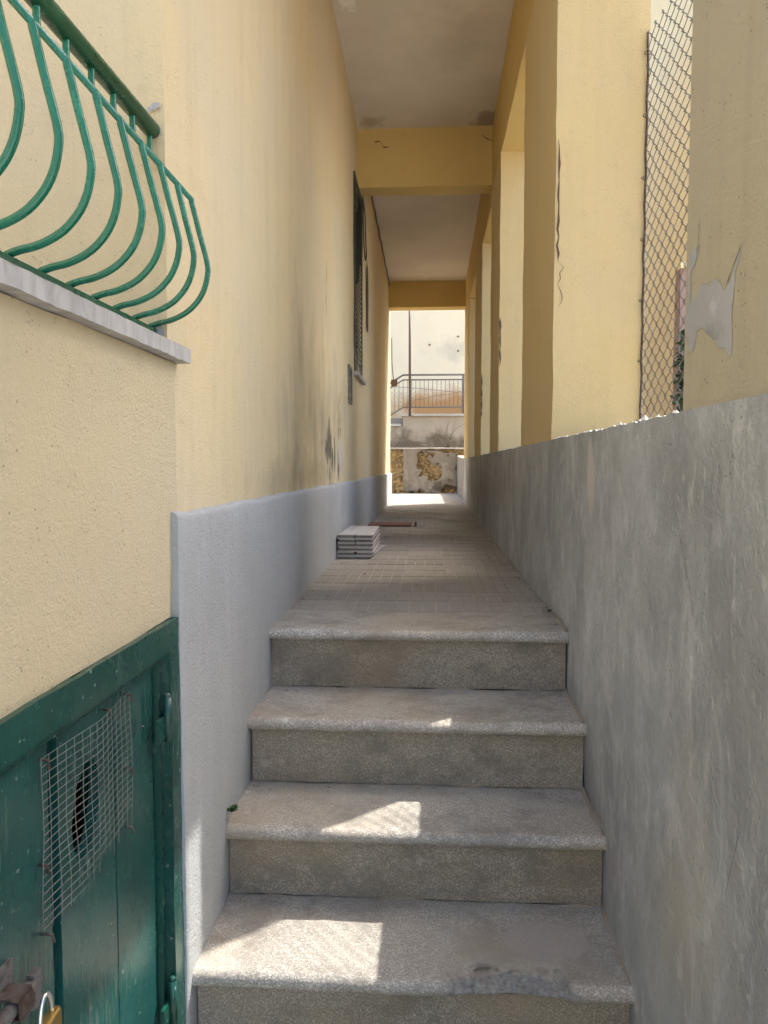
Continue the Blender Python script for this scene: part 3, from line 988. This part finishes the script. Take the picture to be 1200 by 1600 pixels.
# bolt
bolt = MB()
bolt.box(XK + 0.001, XK + 0.006, 0.70, 0.897, E - 0.675, E - 0.642)
bplate = bolt.build('bolt', 'old_steel', door)
m = MB()
m.tube([(-0.522, 0.66, E - 0.682), (-0.522, 0.915, E - 0.682)], 0.0095, 12)
m.build('rod', 'old_steel', bplate)
m = MB()
m.box(XK + 0.0065, -0.5105, 0.855, 0.885, E - 0.6715, E - 0.668)
m.box(-0.5115, -0.508, 0.855, 0.885, E - 0.696, E - 0.6725)
m.box(XK + 0.0065, -0.5105, 0.855, 0.885, E - 0.697, E - 0.6935)
m.build('strap', 'rust', bplate)
m = MB()
m.box(-0.526, -0.516, 0.900, 0.918, E - 0.716, E - 0.668)
m.build('tab', 'old_steel', bplate)
pad = empty('padlock', (-0.50, 0.925, E - 0.80))
tag(pad, 'small brass padlock with bright steel shackle hanging from the door bolt', 'padlock')
m = MB()
m.tube([(-0.503 + 0.0, 0.888 + 0.030 * (0.5 - 0.5 * math.cos(t)), E - 0.731 + 0.036 * math.sin(t)) for t in [math.pi * k / 12 for k in range(13)]], 0.0032, 8)
m.build('shackle', 'steel', pad)
bmm = bmesh.new()
bmesh.ops.create_cube(bmm, size=1.0)
bmesh.ops.scale(bmm, vec=(0.016, 0.046, 0.038), verts=bmm.verts)
bmesh.ops.bevel(bmm, geom=bmm.edges[:], offset=0.0035, segments=3, affect='EDGES')
bmesh.ops.translate(bmm, vec=(-0.503, 0.909, E - 0.748), verts=bmm.verts)
me = bpy.data.meshes.new('lock_body')
bmm.to_mesh(me)
bmm.free()
me.materials.append(M['brass'])
o = bpy.data.objects.new('lock_body', me)
C.objects.link(o)
adopt(o, pad)

# ------------------------------------------------------------------ bellied balcony railing
rail = empty('balcony_railing', (-0.55, 1.0, E + 0.245))
tag(rail, 'bright green bellied iron balcony railing above the marble slab', 'railing')
m = MB()
m.tube([(-0.563, -0.6, E + 0.650), (-0.561, 0.6, E + 0.656), (-0.556, 1.488, E + 0.668)], 0.0165, 20)
m.build('handrail', 'rail_dark', rail)
m = MB()
m.box(-0.574, -0.552, -0.6, 1.486, E + 0.266, E + 0.276)
m.build('bottom_rail', 'rail_dark', rail)
prof = [(-0.557, 0.660), (-0.557, 0.622), (-0.553, 0.614), (-0.545, 0.605), (-0.480, 0.533), (-0.474, 0.522), (-0.461, 0.468), (-0.449, 0.421), (-0.445, 0.402), (-0.444, 0.386), (-0.449, 0.36), (-0.46, 0.336), (-0.478, 0.315), (-0.498, 0.301), (-0.522, 0.291), (-0.545, 0.286), (-0.563, 0.280)]


def catmull(P, n=4):
    out = []
    for i in range(len(P) - 1):
        p0, p1, p2, p3 = [Vector(P[max(0, min(len(P) - 1, i + d))]) for d in (-1, 0, 1, 2)]
        for k in range(n):
            t = k / n
            out.append(0.5 * ((2 * p1) + (p2 - p0) * t + (2 * p0 - 5 * p1 + 4 * p2 - p3) * t * t + (3 * p1 - p0 - 3 * p2 + p3) * t ** 3))
    out.append(Vector(P[-1]))
    return out


for k in range(15):
    y = 1.476 - 0.0845 * k
    m = MB()
    j = random.uniform(-0.002, 0.002)
    m.tube(catmull([(x, y + j * math.sin(z * 20), E + z) for x, z in prof], 3), 0.0054, 10)
    m.build('bar', 'rail_green', rail)
m = MB()
m.poly([(-0.575 + 0.035 * u_, YR - 0.008, E + 0.247 + 0.045 * v_) for u_, v_ in ((0, 0), (1, 0), (1.1, 0.5), (0.8, 1), (0.3, 0.8), (-0.2, 0.9))])
m.build('mortar_pad', 'cement_new', rail)

# ------------------------------------------------------------------ louvred shutter in the corridor
sh = empty('louvred_shutter', (XW, 5.42, E + 0.64))
tag(sh, 'tall closed dark green louvred shutter on the corridor wall', 'shutter')
ya, yb, za, zb = 5.18, 5.76, E + 0.66, E + 2.02
MB().box(XW - 0.02, XW + 0.0005, ya, yb, za, zb).build('unlit_backing', 'dark', sh)
for (a, b, c, d) in ((ya, ya + 0.05, za, zb), (yb - 0.05, yb, za, zb), (ya + 0.05, yb - 0.05, zb - 0.06, zb), (ya + 0.05, yb - 0.05, za, za + 0.07)):
    MB().box(XW - 0.006, XW + 0.009, a, b, c + 0.0005, d - 0.0005).build('frame', 'shutter', sh)
sl = MB()
sl.v = [(-0.006, -0.235, 0.016), (-0.004, -0.235, 0.019), (0.006, -0.235, -0.014), (0.004, -0.235, -0.017),
        (-0.006, 0.235, 0.016), (-0.004, 0.235, 0.019), (0.006, 0.235, -0.014), (0.004, 0.235, -0.017)]
for q in ((0, 1, 2, 3), (7, 6, 5, 4), (1, 5, 6, 2), (3, 2, 6, 7), (0, 3, 7, 4), (0, 4, 5, 1)):
    sl.f.append(q)
    sl.sm.append(False)
sme = sl.mesh('slat', 'shutter')
nsl = 34
for k in range(nsl):
    o = bpy.data.objects.new('slat', sme)
    o.location = (XW + 0.004, 5.47, za + 0.095 + (zb - za - 0.18) * k / (nsl - 1))
    C.objects.link(o)
    adopt(o, sh)
MB().box(XW - 0.02, XW + 0.032, 5.14, 5.80, E + 0.628, E + 0.655).build('sill', 'marble', sh)
m = MB()
m.box(XW - 0.01, XW + 0.006, 4.80, 4.98, E + 0.42, E + 0.645)
m2 = empty('meter_hatch', (XW, 4.89, E + 0.42))
tag(m2, 'narrow dark metal meter hatch low on the wall before the shutter', 'hatch')
m.build('plate', 'shutter', m2)
for (a, b, c, d) in ((4.79, 4.81, 0.41, 0.655), (4.965, 4.985, 0.41, 0.655), (4.811, 4.964, 0.635, 0.655), (4.811, 4.964, 0.41, 0.43)):
    MB().box(XW - 0.01, XW + 0.010, a, b, E + c, E + d).build('frame', 'old_steel', m2)

# cables
m = MB()
m.tube(catmull([(XW + 0.014 + 0.006 * noise.noise(Vector((k, 0, 0))), 5.68 + 0.22 * k, ZC(5.7 + 0.22 * k) - 0.03 - 0.02 * noise.noise(Vector((k * 1.3, 4, 0))) - 0.03 * (k % 2)) for k in range(18)], 3), 0.007, 6)
tag(m.build('electric_cable', 'cable'), 'sagging brown cable stapled along the top of the corridor wall', 'cable')
m = MB()
m.tube(catmull([(XW + 0.012, 5.72, E + 2.05), (XW + 0.02, 5.85, E + 1.95), (XW + 0.02, 5.9, E + 1.8), (XW + 0.016, 6.02, E + 1.68), (XW + 0.014, 5.94, E + 1.63), (XW + 0.012, 5.82, E + 1.75), (XW + 0.012, 5.76, E + 2.05)], 4), 0.0055, 6)
tag(m.build('hanging_wire', 'cable'), 'loop of loose wire hanging below the first cross beam', 'wire')
jb = empty('junction_box', (-0.5, 9.95, E + 1.05))
tag(jb, 'small beige junction box with a wire at the far end of the corridor wall', 'box')
MB().box(-0.52, -0.44, 9.905, 9.96, E + 1.06, E + 1.145).build('box', 'rust_brown', jb)
m = MB()
m.tube(catmull([(-0.49, 9.93, E + 1.145), (-0.51, 9.93, E + 1.35), (-0.515, 9.93, E + 1.7)], 4), 0.006, 5)
m.build('wire', 'cable', jb)

# ------------------------------------------------------------------ stacked tiles by the wall
ym = 4.32
base_z = fz(ym)
tl = MB()
tl.box(-0.046, 0.046, -0.30, 0.30, 0.0, 0.0052)
tme_back = tl.mesh('tile', 'tile_back')
# a tile = pale face + dark back, one mesh with two materials
tb = MB()
tb.box(-0.047, 0.047, -0.30, 0.30, 0.0, 0.0055)
tb.box(-0.0475, -0.001, -0.3005, 0.3005, 0.0056, 0.0108)
tb.box(0.001, 0.0475, -0.3005, 0.3005, 0.0056, 0.0108)
tme = tb.mesh('tile', 'tile_back')
tme.materials.append(M['tile'])
for p in tme.polygons:
    if p.index >= 6:
        p.material_index = 1
ORD = ['first', 'second', 'third', 'fourth', 'fifth', 'sixth', 'seventh', 'eighth', 'ninth', 'tenth', 'eleventh']
for col in range(2):
    for k in range(11):
        o = bpy.data.objects.new('tile', tme)
        o.location = (-0.457 + 0.0975 * col + random.uniform(-.006, .006), ym + random.uniform(-.006, .006), base_z + 0.001 + 0.0118 * k)
        o.rotation_euler = (0, 0, random.uniform(-.012, .012))
        if k % 2 == 1 and k < 10:
            o.rotation_euler[0] = math.pi
            o.location.z += 0.0112
        if col == 1 and k == 0:
            o.rotation_euler = (0, 0, -0.075)
            o.location.x += 0.012
        C.objects.link(o)
        if col == 1 and k == 0:
            tag(o, 'lowest tile of the right-hand pile, twisted so its far end sticks out', 'tile', 'stacked tiles by the wall')
        elif k == 10:
            tag(o, 'topmost pale tile of the %s pile in the tile stack' % ('left-hand' if col == 0 else 'right-hand'), 'tile', 'stacked tiles by the wall')
        else:
            tag(o, 'grey tile in the %s pile of the tile stack, %s from the top' % ('left-hand' if col == 0 else 'right-hand', ORD[10 - k]), 'tile', 'stacked tiles by the wall')

m = MB()
zf = fz(6.2) + 0.003
m.box(-0.505, -0.15, 5.98, 6.30, zf, zf + 0.012)
tag(m.build('board', 'red'), 'flat dull red board lying on the corridor floor behind the tiles', 'board')
m = MB()
m.box(-0.125, -0.108, 6.0, 6.12, zf, zf + 0.03)
tag(m.build('wood_scrap', 'crack'), 'small dark scrap standing at the end of the red board', 'scrap')
m = MB()
m.box(-0.068, -0.056, 5.93, 6.02, zf, zf + 0.022)
tag(m.build('plaster_scrap', 'chalk'), 'tiny pale scrap on the floor right of the red board', 'scrap')


# ------------------------------------------------------------------ grit swept against the walls
m = MB()
rg = random.Random(21)


def lump(c, r):
    b = len(m.v)
    for d in ((1, 0, 0), (-1, 0, 0), (0, 1, 0), (0, -1, 0), (0, 0, .8), (0, 0, -.3)):
        m.v.append(tuple(Vector(c) + Vector(d) * r * rg.uniform(0.6, 1.5)))
    for q in ((0, 2, 4), (2, 1, 4), (1, 3, 4), (3, 0, 4), (2, 0, 5), (1, 2, 5), (3, 1, 5), (0, 3, 5)):
        m.f.append(tuple(b + i for i in q))
        m.sm.append(False)


for k in range(420):
    y = 2.62 + 6.8 * rg.random() ** 1.6
    side = rg.random()
    x = XP - 0.012 - 0.05 * rg.random() ** 3 if side < 0.6 else (XD + 0.012 + 0.04 * rg.random() ** 3 if side < 0.93 else rg.uniform(-0.45, 0.4))
    lump((x, y, fz(y) + 0.002), 0.0018 + 0.006 * rg.random() ** 4)
for i in range(4):
    yn, zr, yb = NOSE[i]
    for k in range(70):
        t = rg.random()
        y = yb - 0.035 - 0.03 * rg.random() ** 2
        if i == 0:
            y = rg.uniform(yn + 0.05, yb)
        x = XD + 0.01 + (XP - XD - 0.03) * (t if t < 0.35 else (0.5 + 0.5 * t ** 0.3 if t < 0.95 else rg.random()))
        if i == 0:
            x = XP - 0.02 - 0.05 * rg.random() ** 2
        lump((x, y, zr + E + 0.001), 0.001 + 0.0032 * rg.random() ** 3)
tag(m.build('grit', 'old_plaster'), 'loose grit swept against the foot of the walls and risers', 'grit')
bpy.data.objects['grit']['kind'] = 'stuff'

# ------------------------------------------------------------------ weeds
def tuft(name, c, r, n_, lab, seed):
    rn = random.Random(seed)
    m = MB()
    for k in range(n_):
        a = rn.uniform(0, 6.28)
        l = r * rn.uniform(0.5, 1.1)
        d = Vector((math.cos(a), math.sin(a), rn.uniform(0.2, 1.2))).normalized() * l
        p = Vector(c) + Vector((rn.uniform(-1, 1), rn.uniform(-1, 1), 0)) * r * 0.3
        s_ = d.cross(Vector((0, 0, 1))).normalized() * l * 0.22
        m.poly([p, p + d * 0.5 + s_, p + d, p + d * 0.5 - s_])
    return tag(m.build(name, 'leaf'), lab, 'weed')


tuft('weed', (XD + 0.012, 1.80, E - 0.875), 0.020, 46, 'tiny green weed at the left end of the second step from below', 3)
tuft('weed', (XP - 0.012, 2.62, 0.004), 0.014, 26, 'tiny dark weed where the top step meets the parapet', 5)

tuft('weed', (-0.30, 12.27, fz(12.2)), 0.07, 40, 'small weed at the foot of the far retaining wall', 8)
m = MB()
rt = random.Random(2)
for k in range(7):
    p = Vector((0.30, 12.42, E + 0.29))
    path = [p.copy()]
    d = Vector((rt.uniform(-.5, .5), rt.uniform(-.2, .2), 1)).normalized()
    for q in range(6):
        d = (d + Vector((rt.uniform(-.4, .4), rt.uniform(-.2, .2), rt.uniform(-.4, .15)))).normalized()
        p = p + d * 0.09
        path.append(p.copy())
    m.tube(path, [0.006 - 0.0008 * q for q in range(7)], 4)
tag(m.build('dry_twig', 'stem'), 'dry bare twigs growing on top of the far retaining wall', 'twig')

# ------------------------------------------------------------------ yard at the far end
# low wall bending away beyond the last pillar
m = MB()


def lw(u, v):
    y = 9.62 + 2.75 * u
    t = ZP + 0.06 * u + 0.05 * max(0, u - 0.6) + 0.02 * noise.noise(Vector((y * 9, 0, 0)))
    return (XP + 0.008 + 0.01 * noise.noise(Vector((0, y * 4, v * 3))), y, -0.3 + (t + 0.3) * v)


m.quadgrid(lw, 60, 20, flip=True)
m.quadgrid(lambda u, v: (lw(u, 1)[0] + 0.24 * v, lw(u, 1)[1], lw(u, 1)[2] + 0.012 * noise.noise(Vector((u * 60, v * 6, 0)))), 60, 5, flip=True)
m.quadgrid(lambda u, v: (XP + 0.25, 9.62 + 2.75 * u, -0.3 + (lw(u, 1)[2] + 0.3) * v), 60, 1)
tag(m.build('low_wall', 'old_plaster'), 'low grey cement wall leading from the arcade to the retaining wall', 'wall')

ret = empty('retaining_wall', (0, 12.4, fz(12.3)))
tag(ret, 'crumbling retaining wall with plaster fallen off yellow rubble', 'wall')
YRW = 12.32
ZT = E + 0.297
MB().box(-6, 3, YRW + 0.05, YRW + 0.3, -0.3, ZT - 0.02).build('core', 'stone', ret)
# rubble stones
m = MB()
rn = random.Random(11)
for k in range(900):
    x = rn.uniform(-1.0, 0.5)
    z = rn.uniform(0.03, ZT - 0.04)
    r = rn.uniform(0.014, 0.042)
    c = Vector((x, YRW + 0.045, z))
    b = len(m.v)
    for d in ((1, 0, 0), (-1, 0, 0), (0, .7, 0), (0, -.8, 0), (0, 0, .8), (0, 0, -.8), (.6, -.6, .5), (-.6, -.6, .5), (.6, -.6, -.5), (-.6, -.6, -.5)):
        m.v.append(tuple(c + Vector(d) * r * rn.uniform(0.75, 1.25)))
    for q in ((3, 6, 7), (3, 7, 9), (3, 9, 8), (3, 8, 6), (0, 4, 6), (4, 7, 6), (4, 1, 7), (1, 9, 7), (1, 5, 9), (5, 8, 9), (5, 0, 8), (0, 6, 8)):
        m.f.append(tuple(b + i for i in q))
        m.sm.append(False)
tagk(m.build('rubble', 'stone', ret), 'stuff')
# plaster skin with holes
m = MB()
nx, nz = 190, 100
xa, xb, zA, zB = -0.445, 0.47, fz(12.3) - 0.02, ZT


def hole(x, z):
    q = 0.085 * noise.noise(Vector((x * 9, z * 9, 0))) + 0.035 * noise.noise(Vector((x * 30, z * 30, 3)))
    t = (z - zA) / (zB - zA)
    s_ = (x - xa) / (xb - xa)
    s_ += q * 1.2
    t += q * 1.2
    h = False
    # big slanting tear from the upper left centre down to the middle
    cx = 0.30 + 0.36 * (0.92 - t)
    wdt = 0.05 + 0.13 * math.sin(max(0, min(1, (t - 0.25) / 0.65)) * math.pi)
    if 0.3 < t < 0.93 and abs(s_ - cx - 0.04) < wdt:
        h = True
    if t > 0.86 and 0.40 < s_ < 0.98 and t > 0.90 - 0.05 * math.sin(s_ * 9):
        h = True
    if t < 0.16 and s_ > 0.66 and t < 0.18 * math.sin((s_ - 0.66) / 0.34 * 3.14) + 0.05:
        h = True
    if t < 0.05:
        h = h or noise.noise(Vector((x * 9, 3, 0))) > 0.0
    if s_ > 0.965:
        h = True
    return h


def vp(i, j, off):
    x = xa + (xb - xa) * i / nx
    z = zA + (zB - zA) * j / nz
    return (x, YRW - off + 0.006 * noise.noise(Vector((x * 6, z * 6, 9))), z)


keep = [[not hole(xa + (xb - xa) * (i + .5) / nx, zA + (zB - zA) * (j + .5) / nz) for j in range(nz)] for i in range(nx)]
idx = {}


def vi(i, j, back):
    key = (i, j, back)
    if key not in idx:
        idx[key] = len(m.v)
        m.v.append(vp(i, j, -0.045 if back else 0.02))
    return idx[key]


for i in range(nx):
    for j in range(nz):
        if keep[i][j]:
            m.f.append((vi(i, j, 0), vi(i + 1, j, 0), vi(i + 1, j + 1, 0), vi(i, j + 1, 0)))
            m.sm.append(True)
            for (di, dj, p, q) in ((-1, 0, (i, j), (i, j + 1)), (1, 0, (i + 1, j + 1), (i + 1, j)), (0, -1, (i + 1, j), (i, j)), (0, 1, (i, j + 1), (i + 1, j + 1))):
                a, b = i + di, j + dj
                if not (0 <= a < nx and 0 <= b < nz) or not keep[a][b]:
                    m.f.append((vi(*p, 0), vi(*q, 0), vi(*q, 1), vi(*p, 1)))
                    m.sm.append(False)
m.build('plaster_skin', 'old_plaster', ret)
nbox('coping', -6, 3, YRW - 0.03, YRW + 0.32, ZT - 0.018, ZT + 0.006, 'chalk', ret, res=0.04, amp=0.010, fr=9, seed=81, maxn=200)

# chain-link along the top of that wall
f2 = empty('wire_fence', (0, 12.6, ZT))
tag(f2, 'sagging chain-link fence on top of the far retaining wall', 'fence')


def Pf(u, v, d):
    sag = 0.05 * math.sin(u * 2.2) * (v - ZT)
    return (u + 0.01 * noise.noise(Vector((u * 3, v * 3, 0))), 12.56 + d + 0.02 * noise.noise(Vector((u * 2, v * 2, 5))), v - sag + 0.01 * noise.noise(Vector((u * 3, v * 3, 2))))


tagk(chainlink(Pf, -0.95, 0.95, ZT - 0.01, E + 1.30, 0.036, 0.0014, 4, 2).build('wire_mesh', 'wire_b', f2), 'stuff')
m = MB()
m.tube([(x * 0.1, 12.56, E + 1.30 - 0.05 * math.sin(x * 0.22) - 0.02) for x in range(-10, 11)], 0.004, 5)
m.build('strand', 'wire', f2)
m = MB()
m.tube([(x * 0.1, 12.57, E + 1.12 + 0.018 * (x + 2) + 0.02 * noise.noise(Vector((x * .5, 0, 0)))) for x in range(-3, 11)], 0.003, 5)
m.build('strand', 'wire', f2)

# upper terrace wall with railing
up = empty('terrace_wall', (0, 15.2, 0))
tag(up, 'damp stained grey terrace wall behind the wire fence', 'wall')
nbox('wall', -0.55, 6, 15.0, 15.3, -0.3, E + 1.0, 'far_grey', up, res=0.08, amp=0.012, fr=3, seed=91)
nbox('wall', -6, -0.5505, 15.0, 15.3, -0.3, E + 0.80, 'far_grey', up, res=0.08, amp=0.012, fr=3, seed=92)
nbox('coping', -0.58, 6, 14.95, 15.33, E + 1.0, E + 1.045, 'chalk', up, res=0.06, amp=0.006, fr=6, seed=93)
nbox('coping', -6, -0.585, 14.95, 15.33, E + 0.80, E + 0.845, 'chalk', up, res=0.06, amp=0.006, fr=6, seed=94)
MB().box(-6, 6, 15.31, 17.0, -0.3, E + 0.98).build('terrace_floor', 'lane', up)
ir = empty('iron_railing', (0, 15.1, E + 1.04))
tag(ir, 'thin brown iron railing on the far terrace, stepping down at the left', 'railing')
for (zz, zl, nm, r) in ((1.833, 1.60, 'top_rail', 0.019), (1.735, 1.52, 'rail', 0.014), (1.185, 0.95, 'rail', 0.014)):
    m = MB()
    m.tube([(-1.6, 15.08, E + zl - 0.42), (-0.55, 15.08, E + zz), (3.5, 15.08, E + zz)], r, 8)
    m.build(nm, 'iron_grey', ir)
for x in (0.66, 2.4):
    m = MB()
    m.tube([(x, 15.08, E + 1.03), (x, 15.08, E + 1.83)], 0.021, 8)
    m.build('post', 'iron_grey', ir)
for k in range(24):
    x = -0.72 + 0.085 * k
    d = -max(0, -0.55 - x) * 0.5
    m = MB()
    m.tube([(x, 15.08, E + 1.185 + d), (x, 15.08, E + 1.735 + d)], 0.006, 6)
    m.build('baluster', 'iron_grey', ir)
po = MB()
po.tube([(-0.41, 14.93, E + 1.0), (-0.414, 14.93, E + 3.4)], 0.026, 10)
tag(po.build('pole', 'rust_brown'), 'tall thin brown pole in front of the far railing', 'pole')

fh = empty('far_house', (0, 17.2, 0))
tag(fh, 'tall plain cream house wall closing the view behind the far railing', 'house')
nbox('wall', -7, 7, 17.0, 17.6, 0, 7.5, 'far_cream', fh, res=0.4, amp=0.02, fr=0.7, seed=95)
for (x, z) in ((-0.02, 2.74), (0.62, 2.92), (0.62, 2.60)):
    m = MB()
    m.tube([(x, 16.975, E + z), (x, 17.0, E + z)], [0.018, 0.022], 8)
    m.build('anchor', 'rust_brown', fh)

# ------------------------------------------------------------------ courtyard side, seen through the mesh
nh = empty('neighbour_house', (3.2, 9.0, 0))
tag(nh, 'pale yellow house wall seen through the chain-link mesh', 'house')
nbox('wall', 2.40, 4.9, 7.0, 11.0, 0, E + 10.4, 'neighbour', nh, res=0.2, amp=0.01, fr=2, seed=101)
ph = empty('garden_wall', (3.6, 6.9, 0))
tag(ph, 'sliver of pinkish garden wall behind the mesh beside the pale house', 'wall')
nbox('wall', 2.22, 4.6, 6.85, 6.99, 0, E + 1.75, 'pink', ph, res=0.2, amp=0.01, fr=2, seed=102)
nbox('coping', 2.21, 4.6, 6.82, 7.02, E + 1.7505, E + 1.80, 'neighbour', ph, res=0.2, amp=0.005, fr=2, seed=103)
sb = empty('shrub', (2.26, 6.3, 0))
tag(sb, 'dark green shrub just visible behind the mesh at the pier edge', 'shrub')
m = MB()
for k in range(5):
    a = k * 1.25
    m.tube([(2.26, 6.3, 0), (2.26 + 0.05 * math.cos(a), 6.3 + 0.08 * math.sin(a), 0.7), (2.26 + 0.1 * math.cos(a), 6.3 + 0.2 * math.sin(a), E + 0.95)], [0.02, 0.014, 0.006], 6)
m.build('stem', 'stem', sb)
m = MB()
rn = random.Random(9)
for k in range(5200):
    a, rr, z = rn.uniform(0, 6.28), 0.22 * math.sqrt(rn.random()), rn.uniform(0.1, E + 1.10)
    rr *= 1 - 0.35 * max(0, z - 1.1)
    p = Vector((2.225 + rr * math.cos(a), 6.3 + rr * math.sin(a) * 0.8, z))
    d = Vector((rn.uniform(-1, 1), rn.uniform(-1, 1), rn.uniform(-.6, .8))).normalized() * rn.uniform(0.03, 0.06)
    s_ = d.cross(Vector((rn.uniform(-1, 1), rn.uniform(-1, 1), 1))).normalized() * 0.016
    m.poly([p, p + d * .5 + s_, p + d, p + d * .5 - s_])
m.build('crown', 'leaf_d', sb)
